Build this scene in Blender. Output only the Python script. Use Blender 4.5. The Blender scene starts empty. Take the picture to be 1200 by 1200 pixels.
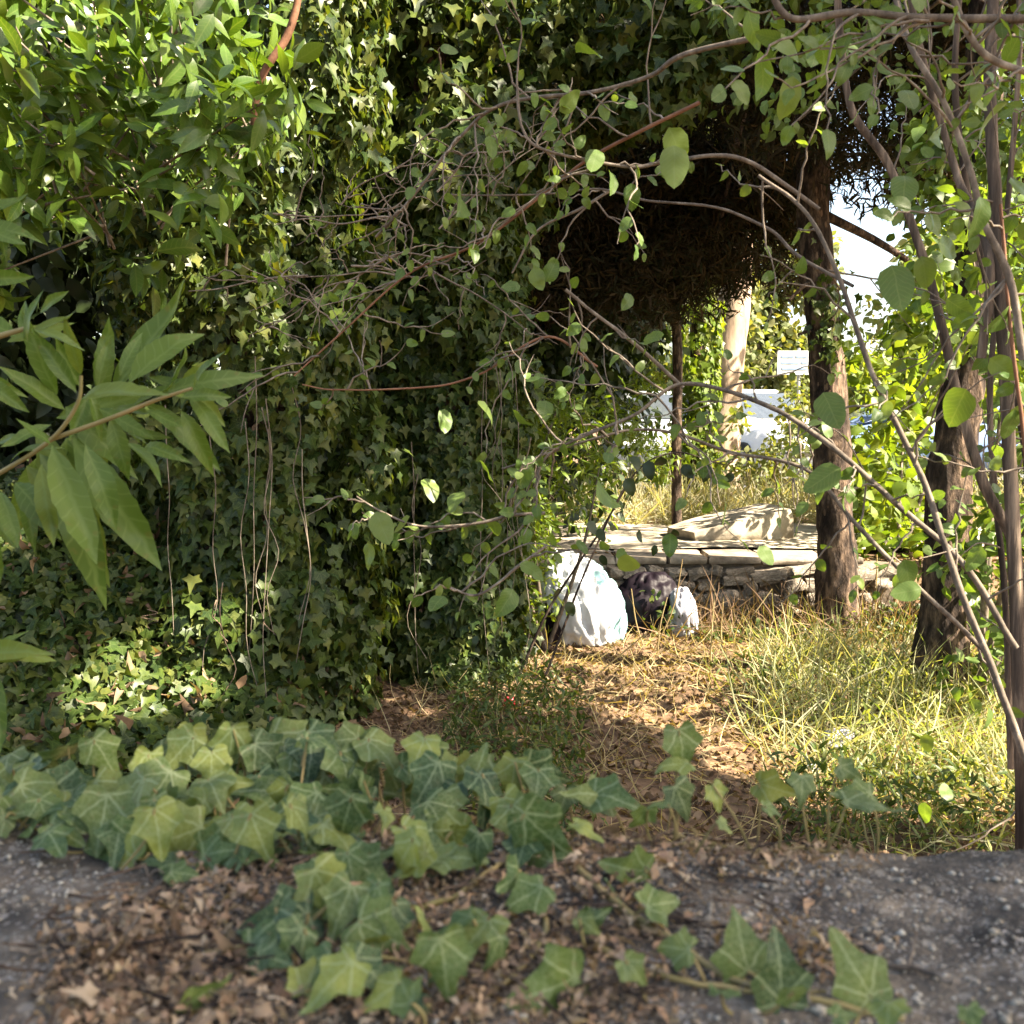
import bpy, math
import numpy as np
from mathutils import Matrix, Vector

# ------------------------------------------------------------------ camera, sky, sun, exposure
scene = bpy.context.scene
PITCH = math.radians(5.0)
FPX = 1230.0                                   # focal length in pixels of a 1200 px frame
CAM = np.array([0.0, 0.0, 1.5])
cam_d = bpy.data.cameras.new('camera')
cam_d.sensor_width = 36.0
cam_d.lens = 36.0 * FPX / 1200.0
cam_d.clip_start = 0.05
cam_d.clip_end = 500
cam_d.dof.use_dof = True
cam_d.dof.focus_distance = 5.0
cam_d.dof.aperture_fstop = 13.0
cam = bpy.data.objects.new('camera', cam_d)
scene.collection.objects.link(cam)
cam.location = CAM
cam.rotation_euler = (math.pi / 2 - PITCH, 0, 0)
scene.camera = cam

SUN = np.array([0.67, -0.26, 0.69]); SUN /= np.linalg.norm(SUN)
world = bpy.data.worlds.new('World'); scene.world = world
world.use_nodes = True
wn = world.node_tree.nodes; wl = world.node_tree.links
sky = wn.new('ShaderNodeTexSky'); sky.sky_type = 'NISHITA'; sky.sun_disc = False
sky.sun_elevation = math.asin(SUN[2]); sky.sun_rotation = math.atan2(SUN[0], SUN[1])
sky.air_density = 1.0; sky.dust_density = 2.5
wn['Background'].inputs['Strength'].default_value = 0.082
wl.new(sky.outputs[0], wn['Background'].inputs['Color'])
sun_d = bpy.data.lights.new('sun', 'SUN'); sun_d.energy = 5.0; sun_d.angle = math.radians(0.5)
sun_d.color = (1.0, 0.93, 0.82)
sun = bpy.data.objects.new('sun', sun_d); scene.collection.objects.link(sun)
sun.rotation_euler = Vector(SUN).to_track_quat('Z', 'Y').to_euler()
vs = scene.view_settings
vs.view_transform = 'Standard'; vs.look = 'None'; vs.gamma = 1.0; vs.use_curve_mapping = False
vs.exposure = 2.8
vs.use_white_balance = True; vs.white_balance_temperature = 7350; vs.white_balance_tint = 10
scene.cycles.max_bounces = 7
scene.cycles.diffuse_bounces = 3
scene.cycles.glossy_bounces = 2
scene.cycles.transmission_bounces = 5
scene.cycles.transparent_max_bounces = 4
scene.cycles.caustics_reflective = False
scene.cycles.caustics_refractive = False

rng = np.random.default_rng(11)
C = scene.collection

# ------------------------------------------------------------------ helpers
def at(px, py, Y):
    """point at depth Y (metres ahead) seen at photo pixel (px, py) of 1200"""
    u = (px - 600) / FPX; v = (py - 600) / FPX
    dy = math.cos(PITCH) - v * math.sin(PITCH)
    dz = -math.sin(PITCH) - v * math.cos(PITCH)
    k = Y / dy
    return np.array([u * k, Y, CAM[2] + dz * k])

def project(P):
    """photo pixels and depth of points"""
    d = P - CAM
    f = d[:, 1] * math.cos(PITCH) - d[:, 2] * math.sin(PITCH)
    up = d[:, 1] * math.sin(PITCH) + d[:, 2] * math.cos(PITCH)
    f = np.maximum(f, 1e-3)
    return 600 + FPX * d[:, 0] / f, 600 - FPX * up / f, f

def nz(v):
    v = np.asarray(v, float)
    return v / np.maximum(np.linalg.norm(v, axis=-1, keepdims=True), 1e-9)

def rnd(n, s=1.0):
    return rng.normal(0, s, (n, 3))

def _hash(i, j, k, seed):
    h = (i * 374761393 + j * 668265263 + k * 2147483647 + seed * 1274126177) & 0xffffffff
    h = ((h ^ (h >> 13)) * 1274126177) & 0xffffffff
    return ((h ^ (h >> 16)) & 0xffff) / 65535.0

def noise(P, scale=1.0, seed=0):
    """value noise 0..1"""
    P = np.asarray(P, float) * scale
    I = np.floor(P).astype(np.int64); f = P - I; f = f * f * (3 - 2 * f)
    out = 0
    for a in (0, 1):
        for b in (0, 1):
            for c in (0, 1):
                w = (f[..., 0] if a else 1 - f[..., 0]) * (f[..., 1] if b else 1 - f[..., 1]) * (f[..., 2] if c else 1 - f[..., 2])
                out = out + w * _hash(I[..., 0] + a, I[..., 1] + b, I[..., 2] + c, seed)
    return out

def fbm(P, scale, seed=0, octv=3):
    o = 0; a = 0.5
    for k in range(octv):
        o = o + a * (noise(P, scale * 2 ** k, seed + k) - 0.5); a *= 0.55
    return o

def mesh(name, V, F, mat=None, attrs=None, smooth=True):
    me = bpy.data.meshes.new(name)
    V = np.asarray(V, np.float32); F = np.asarray(F, np.int32)
    k = F.shape[1]; m = len(F)
    me.vertices.add(len(V)); me.vertices.foreach_set('co', V.ravel())
    me.loops.add(m * k); me.loops.foreach_set('vertex_index', F.ravel())
    me.polygons.add(m); me.polygons.foreach_set('loop_start', np.arange(0, m * k, k, dtype=np.int32))
    me.polygons.foreach_set('use_smooth', np.full(m, smooth))
    for an, (typ, data) in (attrs or {}).items():
        a = me.attributes.new(an, typ, 'POINT')
        a.data.foreach_set('vector' if typ == 'FLOAT_VECTOR' else 'value', np.asarray(data, np.float32).ravel())
    if mat: me.materials.append(mat)
    me.update(calc_edges=True)
    return me

def link(name, me, parent=None, matrix=None):
    o = bpy.data.objects.new(name, me); C.objects.link(o)
    if parent is not None: o.parent = parent
    if matrix is not None: o.matrix_basis = matrix
    return o

def tag(o, label=None, cat=None, group=None, kind=None):
    if label: o['label'] = label
    if cat: o['category'] = cat
    if group: o['group'] = group
    if kind: o['kind'] = kind
    return o

def thing(name, loc, label, cat, group=None):
    o = bpy.data.objects.new(name, None); C.objects.link(o)
    o.location = loc; o.empty_display_size = 0.1
    return tag(o, label, cat, group)

def part(name, V, F, mat, root, attrs=None, smooth=True, kind=None):
    """mesh given in world coordinates, hung under root"""
    L = np.array(root.location) if root is not None else np.zeros(3)
    return tag(link(name, mesh(name, np.asarray(V) - L, F, mat, attrs, smooth), root), kind=kind)

# ---- tubes
def smooth_path(P, n):
    P = np.asarray(P, float)
    if len(P) < 3:
        t = np.linspace(0, 1, n)[:, None]; return P[0] * (1 - t) + P[-1] * t
    Q = np.vstack([2 * P[0] - P[1], P, 2 * P[-1] - P[-2]])
    t = np.linspace(0, len(P) - 1 - 1e-6, n); i = t.astype(int); f = (t - i)[:, None]
    p0, p1, p2, p3 = Q[i], Q[i + 1], Q[i + 2], Q[i + 3]
    return 0.5 * (2 * p1 + (p2 - p0) * f + (2 * p0 - 5 * p1 + 4 * p2 - p3) * f ** 2 + (3 * p1 - p0 - 3 * p2 + p3) * f ** 3)

def tube(P, R, seg=6, bump=0.0, bscale=20, seed=0):
    """V, F (quads) of a tapered tube along P with radii R"""
    P = np.asarray(P, float); n = len(P)
    R = np.broadcast_to(np.asarray(R, float), (n,)) if np.ndim(R) == 0 or len(np.atleast_1d(R)) == n else np.interp(np.linspace(0, 1, n), np.linspace(0, 1, len(R)), R)
    T = nz(np.gradient(P, axis=0))
    ref = np.array([0.0, 1.0, 0.0]) if abs(T[0, 1]) < 0.9 else np.array([1.0, 0, 0])
    A = np.empty_like(P); B = np.empty_like(P)
    a = ref
    for i in range(n):
        a = nz(a - T[i] * np.dot(a, T[i])); A[i] = a; B[i] = np.cross(T[i], a)
    th = np.linspace(0, 2 * np.pi, seg, endpoint=False)
    D = A[:, None] * np.cos(th)[None, :, None] + B[:, None] * np.sin(th)[None, :, None]
    V = P[:, None] + D * R[:, None, None]
    if bump:
        V = P[:, None] + D * (R[:, None] * (1 + bump * (fbm(V * np.array([1, 1, 0.35]), bscale, seed) * 2)))[:, :, None]
    V = V.reshape(-1, 3)
    i = np.arange(n - 1)[:, None] * seg; j = np.arange(seg)[None]; j2 = (j + 1) % seg
    F = np.stack([i + j, i + j2, i + seg + j2, i + seg + j], -1).reshape(-1, 4)
    V = np.vstack([V, P[:1], P[-1:]]); c0, c1 = len(V) - 2, len(V) - 1
    jj = np.arange(seg); e = (n - 1) * seg
    F = np.vstack([F, np.stack([np.full(seg, c0), (jj + 1) % seg, jj, np.full(seg, c0)], -1)[:0],
                   F[:0]])
    return V, F

def join(list_vf):
    Vs, Fs, o = [], [], 0
    for V, F in list_vf:
        Vs.append(V); Fs.append(F + o); o += len(V)
    return np.vstack(Vs), np.vstack(Fs)

def pxpath(pts, n=None):
    """[(px,py,Y)...] -> smooth world path"""
    P = np.array([at(*p) for p in pts])
    return smooth_path(P, n or max(8, 4 * len(P)))

# ------------------------------------------------------------------ materials
def nt(name):
    m = bpy.data.materials.new(name); m.use_nodes = True
    t = m.node_tree; t.nodes.clear()
    out = t.nodes.new('ShaderNodeOutputMaterial')
    return m, t, out

def N(t, typ, **kw):
    n = t.nodes.new(typ)
    for k, v in kw.items():
        if k in n.inputs.keys(): n.inputs[k].default_value = v
        else: setattr(n, k, v)
    return n

def ramp(t, fac, stops):
    r = t.nodes.new('ShaderNodeValToRGB'); e = r.color_ramp.elements
    while len(e) < len(stops): e.new(0.5)
    for el, (p, c) in zip(e, stops):
        el.position = p; el.color = (*c, 1)
    t.links.new(fac, r.inputs[0]); return r.outputs[0]

def math_(t, op, a, b=None, c=None):
    n = t.nodes.new('ShaderNodeMath'); n.operation = op
    for i, v in enumerate((a, b, c)):
        if v is None: continue
        if isinstance(v, (int, float)): n.inputs[i].default_value = v
        else: t.links.new(v, n.inputs[i])
    return n.outputs[0]

def mixc(t, fac, a, b, mode='MIX'):
    n = t.nodes.new('ShaderNodeMix'); n.data_type = 'RGBA'; n.blend_type = mode
    for i, v in ((0, fac), (6, a), (7, b)):
        if isinstance(v, (int, float)): n.inputs[i].default_value = v
        elif isinstance(v, tuple): n.inputs[i].default_value = (*v, 1)
        else: t.links.new(v, n.inputs[i])
    return n.outputs[2]

def leaf_mat(name, cols, rough=0.42, trans=0.38, vein=None, vcol=(0.22, 0.30, 0.14), spec=0.4, spots=0.0):
    m, t, out = nt(name)
    at_ = N(t, 'ShaderNodeAttribute', attribute_name='tint')
    oi = N(t, 'ShaderNodeObjectInfo')
    s = math_(t, 'FRACT', math_(t, 'ADD', at_.outputs['Fac'], oi.outputs['Random']))
    k = len(cols)
    col = ramp(t, s, [(i / (k - 1), c) for i, c in enumerate(cols)])
    uv = N(t, 'ShaderNodeAttribute', attribute_name='luv')
    nz_ = N(t, 'ShaderNodeTexNoise', Scale=3.5, Detail=3.0)
    t.links.new(uv.outputs['Vector'], nz_.inputs['Vector'])
    col = mixc(t, 0.45, col, mixc(t, nz_.outputs['Fac'], (0.35, 0.4, 0.3), (1.5, 1.5, 1.3)), 'MULTIPLY')
    if vein:
        dn = N(t, 'ShaderNodeTexNoise', Scale=5.0, Detail=2.0); t.links.new(uv.outputs['Vector'], dn.inputs['Vector'])
        va = t.nodes.new('ShaderNodeVectorMath'); va.operation = 'MULTIPLY_ADD'; t.links.new(dn.outputs['Color'], va.inputs[0]); va.inputs[1].default_value = (0.09, 0.09, 0); 
        vb = t.nodes.new('ShaderNodeVectorMath'); vb.operation = 'ADD'; t.links.new(uv.outputs['Vector'], vb.inputs[0]); vb.inputs[1].default_value = (-0.045, -0.045, 0); t.links.new(vb.outputs[0], va.inputs[2])
        sx = t.nodes.new('ShaderNodeSeparateXYZ'); t.links.new(va.outputs[0], sx.inputs[0])
        ax = math_(t, 'ABSOLUTE', sx.outputs[0]); y = sx.outputs[1]
        d = ax
        if vein == 'ivy':
            for ang in (46, 100):
                a = math.radians(ang)
                # signed distance from the ray leaving the base at this angle off the midrib
                dd = math_(t, 'ABSOLUTE', math_(t, 'SUBTRACT', math_(t, 'MULTIPLY', ax, math.cos(a)), math_(t, 'MULTIPLY', y, math.sin(a))))
                d = math_(t, 'MINIMUM', d, dd)
            side = None
        else:
            fr = math_(t, 'FRACT', math_(t, 'MULTIPLY', math_(t, 'SUBTRACT', y, math_(t, 'MULTIPLY', ax, 0.9)), 9.0))
            dd = math_(t, 'ADD', math_(t, 'MULTIPLY', math_(t, 'ABSOLUTE', math_(t, 'SUBTRACT', fr, 0.5)), 0.12), 0.008)
            d = math_(t, 'MINIMUM', d, dd)
        vm = t.nodes.new('ShaderNodeMapRange'); vm.interpolation_type = 'SMOOTHSTEP'
        vm.inputs['From Min'].default_value = 0.004; vm.inputs['From Max'].default_value = 0.026
        vm.inputs['To Min'].default_value = 0.5; vm.inputs['To Max'].default_value = 0.0
        t.links.new(d, vm.inputs['Value'])
        col = mixc(t, vm.outputs[0], col, vcol)
        if vein == 'ivy':
            vo = N(t, 'ShaderNodeTexVoronoi', Scale=9.0); vo.feature = 'DISTANCE_TO_EDGE'; t.links.new(va.outputs[0], vo.inputs['Vector'])
            col = mixc(t, ramp(t, vo.outputs['Distance'], [(0.0, (0.3, 0.3, 0.3)), (0.07, (0, 0, 0))]), col, vcol)
            n3 = N(t, 'ShaderNodeTexNoise', Scale=1.6, Detail=2.0); ob = N(t, 'ShaderNodeVectorMath'); ob.operation = 'SCALE'
            cv = N(t, 'ShaderNodeCombineXYZ'); t.links.new(oi.outputs['Random'], cv.inputs[2]); t.links.new(cv.outputs[0], ob.inputs[0]); ob.inputs['Scale'].default_value = 37.0
            o2 = N(t, 'ShaderNodeVectorMath'); o2.operation = 'ADD'; t.links.new(uv.outputs['Vector'], o2.inputs[0]); t.links.new(ob.outputs[0], o2.inputs[1]); t.links.new(o2.outputs[0], n3.inputs['Vector'])
            col = mixc(t, 0.7, col, mixc(t, ramp(t, n3.outputs['Fac'], [(0.35, (0, 0, 0)), (0.65, (1, 1, 1))]), (0.55, 0.65, 0.6), (1.35, 1.25, 1.0)), 'MULTIPLY')
    if spots:
        n2 = N(t, 'ShaderNodeTexNoise', Scale=9.0, Detail=2.0)
        t.links.new(uv.outputs['Vector'], n2.inputs['Vector'])
        col = mixc(t, ramp(t, n2.outputs['Fac'], [(0.62, (0, 0, 0)), (0.75, (spots,) * 3)]), col, (0.16, 0.09, 0.035))
    p = N(t, 'ShaderNodeBsdfPrincipled', Roughness=rough)
    p.inputs['Specular IOR Level'].default_value = spec
    t.links.new(col, p.inputs['Base Color'])
    tr = t.nodes.new('ShaderNodeBsdfTranslucent')
    t.links.new(mixc(t, 1.0, col, (1.9, 1.75, 0.55), 'MULTIPLY'), tr.inputs['Color'])
    mx = t.nodes.new('ShaderNodeMixShader'); mx.inputs[0].default_value = trans
    t.links.new(p.outputs[0], mx.inputs[1]); t.links.new(tr.outputs[0], mx.inputs[2])
    t.links.new(mx.outputs[0], out.inputs[0])
    return m

def rough_mat(name, stops, scale=6.0, detail=6.0, rough=0.9, bump=0.4, stretch=(1, 1, 1), specks=None, spec=0.2, bdist=0.02):
    """noise coloured rough surface; object coordinates"""
    m, t, out = nt(name)
    tc = N(t, 'ShaderNodeTexCoord')
    mp = N(t, 'ShaderNodeMapping', Scale=stretch); t.links.new(tc.outputs['Object'], mp.inputs[0])
    n = N(t, 'ShaderNodeTexNoise', Scale=scale, Detail=detail, Roughness=0.65)
    t.links.new(mp.outputs[0], n.inputs['Vector'])
    oi = N(t, 'ShaderNodeObjectInfo')
    f = math_(t, 'ADD', n.outputs['Fac'], math_(t, 'MULTIPLY', math_(t, 'SUBTRACT', oi.outputs['Random'], 0.5), 0.12))
    col = ramp(t, f, stops)
    hgt = n.outputs['Fac']
    for sc, thr, c, amt in specks or []:
        v = N(t, 'ShaderNodeTexVoronoi', Scale=sc); t.links.new(mp.outputs[0], v.inputs['Vector'])
        rb = N(t, 'ShaderNodeTexNoise', Scale=sc * 0.12, Detail=2.0); t.links.new(mp.outputs[0], rb.inputs['Vector'])
        k = math_(t, 'MULTIPLY', math_(t, 'LESS_THAN', v.outputs['Distance'], thr), math_(t, 'MULTIPLY', ramp(t, rb.outputs['Fac'], [(0.4, (0, 0, 0)), (0.62, (1, 1, 1))]), amt))
        col = mixc(t, k, col, c)
        hgt = math_(t, 'ADD', hgt, math_(t, 'MULTIPLY', v.outputs['Distance'], 0.25))
    p = N(t, 'ShaderNodeBsdfPrincipled', Roughness=rough); p.inputs['Specular IOR Level'].default_value = spec
    t.links.new(col, p.inputs['Base Color'])
    b = N(t, 'ShaderNodeBump', Strength=bump, Distance=bdist); t.links.new(hgt, b.inputs['Height'])
    t.links.new(b.outputs[0], p.inputs['Normal']); t.links.new(p.outputs[0], out.inputs[0])
    return m

def tint_mat(name, cols, rough=0.8, trans=0.2):
    return leaf_mat(name, cols, rough, trans, spec=0.15)

M = {}
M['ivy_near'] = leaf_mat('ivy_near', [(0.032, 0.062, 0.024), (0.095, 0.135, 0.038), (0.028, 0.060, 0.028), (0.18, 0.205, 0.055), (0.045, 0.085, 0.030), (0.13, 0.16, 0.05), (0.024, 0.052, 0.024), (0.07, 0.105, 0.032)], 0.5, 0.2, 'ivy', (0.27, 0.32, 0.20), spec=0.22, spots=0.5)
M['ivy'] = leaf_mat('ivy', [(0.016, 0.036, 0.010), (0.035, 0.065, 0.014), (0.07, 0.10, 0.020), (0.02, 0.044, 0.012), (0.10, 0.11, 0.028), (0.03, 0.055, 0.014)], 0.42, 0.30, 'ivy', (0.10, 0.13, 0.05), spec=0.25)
M['laurel'] = leaf_mat('laurel', [(0.04, 0.085, 0.015), (0.075, 0.135, 0.02), (0.06, 0.115, 0.02), (0.12, 0.17, 0.028)], 0.3, 0.32, 'rib', (0.13, 0.18, 0.05))
M['laurel_near'] = leaf_mat('laurel_near', [(0.055, 0.10, 0.022), (0.09, 0.14, 0.026), (0.065, 0.115, 0.026), (0.12, 0.16, 0.03)], 0.36, 0.38, 'rib', (0.13, 0.19, 0.06), spec=0.25, spots=0.35)
M['shrub_leaf'] = leaf_mat('shrub_leaf', [(0.05, 0.10, 0.02), (0.09, 0.15, 0.03), (0.075, 0.125, 0.03), (0.13, 0.18, 0.045)], 0.45, 0.42, 'rib', (0.14, 0.19, 0.07), spots=0.3)
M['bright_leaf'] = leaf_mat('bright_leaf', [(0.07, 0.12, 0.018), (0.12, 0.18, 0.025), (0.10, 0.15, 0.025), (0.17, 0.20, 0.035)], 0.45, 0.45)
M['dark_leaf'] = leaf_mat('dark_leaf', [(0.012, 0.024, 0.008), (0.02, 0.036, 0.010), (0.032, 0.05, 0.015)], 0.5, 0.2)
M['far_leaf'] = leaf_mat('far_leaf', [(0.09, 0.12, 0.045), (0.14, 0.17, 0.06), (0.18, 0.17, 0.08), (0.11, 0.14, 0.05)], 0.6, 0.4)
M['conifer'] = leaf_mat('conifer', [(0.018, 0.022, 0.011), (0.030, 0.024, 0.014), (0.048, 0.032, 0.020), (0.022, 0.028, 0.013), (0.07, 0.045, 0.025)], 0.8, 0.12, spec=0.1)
M['dry_leaf'] = leaf_mat('dry_leaf', [(0.10, 0.062, 0.040), (0.18, 0.115, 0.075), (0.13, 0.085, 0.055), (0.26, 0.18, 0.12), (0.07, 0.045, 0.03), (0.20, 0.12, 0.085)], 0.8, 0.2, spec=0.15)
M['dry_grass'] = leaf_mat('dry_grass', [(0.36, 0.29, 0.17), (0.48, 0.40, 0.25), (0.27, 0.20, 0.11), (0.42, 0.36, 0.20)], 0.75, 0.3, spec=0.2)
M['verge'] = leaf_mat('verge', [(0.30, 0.28, 0.21), (0.38, 0.355, 0.28), (0.18, 0.20, 0.10), (0.33, 0.31, 0.22), (0.24, 0.18, 0.125)], 0.75, 0.3, spec=0.2)
M['wall_litter'] = leaf_mat('wall_litter', [(0.19, 0.125, 0.09), (0.38, 0.27, 0.195), (0.08, 0.05, 0.036), (0.27, 0.175, 0.125), (0.50, 0.385, 0.29), (0.10, 0.065, 0.045), (0.36, 0.23, 0.165), (0.20, 0.16, 0.11)], 0.85, 0.2, spec=0.1)
M['grit'] = leaf_mat('grit', [(0.10, 0.09, 0.08), (0.30, 0.27, 0.24), (0.20, 0.16, 0.12), (0.42, 0.39, 0.35), (0.06, 0.05, 0.045)], 0.9, 0.0, spec=0.1)
M['wispy'] = leaf_mat('wispy', [(0.23, 0.25, 0.14), (0.34, 0.33, 0.22), (0.14, 0.19, 0.07), (0.42, 0.39, 0.29), (0.18, 0.22, 0.09), (0.28, 0.24, 0.16)], 0.7, 0.35, spec=0.2)
M['weed'] = leaf_mat('weed', [(0.08, 0.125, 0.03), (0.15, 0.18, 0.055), (0.22, 0.23, 0.09), (0.11, 0.145, 0.035)], 0.6, 0.42, spec=0.2)
M['twig'] = rough_mat('twig', [(0.3, (0.055, 0.044, 0.035)), (0.55, (0.15, 0.12, 0.092)), (0.75, (0.30, 0.255, 0.20))], 45, 5, 0.85, 0.9, (1, 1, 0.5), bdist=0.003)
M['red_twig'] = rough_mat('red_twig', [(0.3, (0.10, 0.045, 0.025)), (0.7, (0.24, 0.12, 0.07))], 18, 4, 0.75, 0.5, bdist=0.003)
M['petiole'] = rough_mat('petiole', [(0.3, (0.16, 0.14, 0.05)), (0.7, (0.30, 0.22, 0.10))], 12, 2, 0.6, 0.1)
M['bark'] = rough_mat('bark', [(0.36, (0.014, 0.010, 0.008)), (0.5, (0.055, 0.038, 0.028)), (0.66, (0.21, 0.145, 0.10))], 16, 8, 0.95, 1.0, (1, 1, 0.35), specks=[(26, 0.22, (0.30, 0.20, 0.13), 0.5)], bdist=0.04)
M['pale_bark'] = rough_mat('pale_bark', [(0.3, (0.16, 0.11, 0.08)), (0.6, (0.40, 0.30, 0.22)), (0.75, (0.52, 0.42, 0.32))], 6, 6, 0.95, 0.7, (1, 1, 0.3))
M['peel_bark'] = rough_mat('peel_bark', [(0.38, (0.030, 0.023, 0.018)), (0.54, (0.088, 0.066, 0.050)), (0.70, (0.28, 0.21, 0.15))], 30, 6, 0.9, 0.9, (1, 1, 0.08), bdist=0.01)
M['concrete'] = rough_mat('concrete', [(0.30, (0.018, 0.0155, 0.013)), (0.45, (0.055, 0.047, 0.039)), (0.55, (0.115, 0.093, 0.070)), (0.67, (0.23, 0.19, 0.145))], 11, 9, 0.95, 0.9, specks=[(150, 0.28, (0.27, 0.24, 0.21), 0.85), (62, 0.27, (0.22, 0.20, 0.17), 0.7), (300, 0.3, (0.32, 0.30, 0.27), 0.6)], bdist=0.006)
M['pale_concrete'] = rough_mat('pale_concrete', [(0.3, (0.17, 0.145, 0.11)), (0.5, (0.30, 0.26, 0.20)), (0.7, (0.43, 0.38, 0.30))], 5, 8, 0.95, 0.8)
M['stone'] = rough_mat('stone', [(0.3, (0.11, 0.09, 0.07)), (0.55, (0.26, 0.22, 0.17)), (0.75, (0.42, 0.37, 0.30))], 7, 6, 0.95, 0.8)
M['mortar'] = rough_mat('mortar', [(0.3, (0.07, 0.055, 0.04)), (0.7, (0.17, 0.135, 0.10))], 14, 5, 1.0, 0.8)
M['soil'] = rough_mat('soil', [(0.3, (0.045, 0.028, 0.018)), (0.5, (0.12, 0.075, 0.045)), (0.7, (0.24, 0.16, 0.095))], 5, 9, 1.0, 1.0)
M['asphalt'] = rough_mat('asphalt', [(0.3, (0.10, 0.10, 0.10)), (0.7, (0.16, 0.155, 0.15))], 30, 4, 0.95, 0.3)

def plain_mat(name, col, rough=0.5, metal=0.0, spec=0.5, noise_amt=0.15, nscale=12):
    m, t, out = nt(name)
    tc = N(t, 'ShaderNodeTexCoord')
    n = N(t, 'ShaderNodeTexNoise', Scale=nscale, Detail=4.0); t.links.new(tc.outputs['Object'], n.inputs['Vector'])
    lo = tuple(c * (1 - noise_amt) for c in col); hi = tuple(min(1, c * (1 + noise_amt)) for c in col)
    p = N(t, 'ShaderNodeBsdfPrincipled', Roughness=rough, Metallic=metal); p.inputs['Specular IOR Level'].default_value = spec
    t.links.new(ramp(t, n.outputs['Fac'], [(0.3, lo), (0.7, hi)]), p.inputs['Base Color'])
    t.links.new(p.outputs[0], out.inputs[0]); return m

def plastic_mat(name, col, rough=0.35, trans=0.15, spec=0.5):
    m, t, out = nt(name)
    tc = N(t, 'ShaderNodeTexCoord')
    n = N(t, 'ShaderNodeTexNoise', Scale=9.0, Detail=6.0); t.links.new(tc.outputs['Object'], n.inputs['Vector'])
    p = N(t, 'ShaderNodeBsdfPrincipled', Roughness=rough); p.inputs['Specular IOR Level'].default_value = spec
    t.links.new(ramp(t, n.outputs['Fac'], [(0.3, tuple(c * 0.75 for c in col)), (0.6, col)]), p.inputs['Base Color'])
    b = N(t, 'ShaderNodeBump', Strength=0.3, Distance=0.02); t.links.new(n.outputs['Fac'], b.inputs['Height'])
    t.links.new(b.outputs[0], p.inputs['Normal'])
    tr = N(t, 'ShaderNodeBsdfTranslucent', Color=(*col, 1)); mx = N(t, 'ShaderNodeMixShader'); mx.inputs[0].default_value = trans
    t.links.new(p.outputs[0], mx.inputs[1]); t.links.new(tr.outputs[0], mx.inputs[2]); t.links.new(mx.outputs[0], out.inputs[0]); return m
M['white_bag'] = plastic_mat('white_bag', (0.60, 0.62, 0.64))
M['teal_bag'] = plastic_mat('teal_bag', (0.30, 0.52, 0.54))
M['black_bag'] = plastic_mat('black_bag', (0.008, 0.005, 0.008), 0.5, 0.0, 0.12)
M['grey_bag'] = plastic_mat('grey_bag', (0.36, 0.36, 0.40))
M['red_wrap'] = plastic_mat('red_wrap', (0.55, 0.04, 0.05))
M['white_paint'] = plain_mat('white_paint', (0.75, 0.76, 0.78), 0.25, nscale=2, noise_amt=0.04)
M['silver_paint'] = plain_mat('silver_paint', (0.42, 0.44, 0.48), 0.25, 0.3, nscale=2, noise_amt=0.04)
M['blue_paint'] = plain_mat('blue_paint', (0.16, 0.24, 0.42), 0.25, 0.1, nscale=2, noise_amt=0.04)
M['car_glass'] = plain_mat('car_glass', (0.05, 0.06, 0.07), 0.05, 0, 0.8)
M['rubber'] = plain_mat('rubber', (0.02, 0.02, 0.02), 0.8)
M['rim'] = plain_mat('rim', (0.4, 0.4, 0.42), 0.3, 0.8)
M['lamp'] = plain_mat('lamp', (0.7, 0.7, 0.68), 0.1)
M['red_lamp'] = plain_mat('red_lamp', (0.4, 0.02, 0.02), 0.2)
M['sign'] = plain_mat('sign', (0.46, 0.50, 0.54), 0.5)
M['sign_print'] = plain_mat('sign_print', (0.22, 0.32, 0.48), 0.5)
M['galvanised'] = plain_mat('galvanised', (0.42, 0.43, 0.44), 0.5, 0.6)

# ------------------------------------------------------------------ leaf templates (tip +Y, face +Z)
def subdiv(V, F):
    V = [tuple(v) for v in V]; cache = {}
    def mid(a, b):
        k = (min(a, b), max(a, b))
        if k not in cache:
            cache[k] = len(V); V.append(tuple((np.array(V[a]) + np.array(V[b])) / 2))
        return cache[k]
    G = []
    for a, b, c in F:
        ab, bc, ca = mid(a, b), mid(b, c), mid(c, a)
        G += [(a, ab, ca), (ab, b, bc), (ca, bc, c), (ab, bc, ca)]
    return np.array(V), np.array(G)

def mirror(mids, outs, tris):
    """tris use ('m',i)/('o',i); returns 2D verts and faces of both halves"""
    nm, no = len(mids), len(outs)
    V = [(0, y) for y in mids] + list(outs) + [(-x, y) for x, y in outs]
    F = []
    for tr in tris:
        F.append([i if k == 'm' else nm + i for k, i in tr])
        F.append([i if k == 'm' else nm + no + i for k, i in tr][::-1])
    return np.array(V, float), np.array(F)

def P_(s):
    return [[(q[0], int(q[1:])) for q in tri.split('-')] for tri in s.split()]

IVY_HI = mirror([0, .2, .42, .7, 1.0], [(.09, -.10), (.26, -.18), (.38, -.08), (.36, .05), (.57, .26), (.42, .34), (.27, .41), (.20, .60), (.10, .82)],
                P_('m0-o0-o1 m0-o1-o2 m0-o2-o3 m0-o3-m1 m1-o3-o5 o3-o4-o5 m1-o5-o6 m1-o6-m2 m2-o6-o7 m2-o7-m3 m3-o7-o8 m3-o8-m4'))
IVY_LO = mirror([0, .42, 1.0], [(.28, -.17), (.33, .05), (.54, .25), (.2, .43)], P_('m0-o0-o1 m0-o1-m1 o1-o2-o3 o1-o3-m1 m1-o3-m2'))

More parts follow.
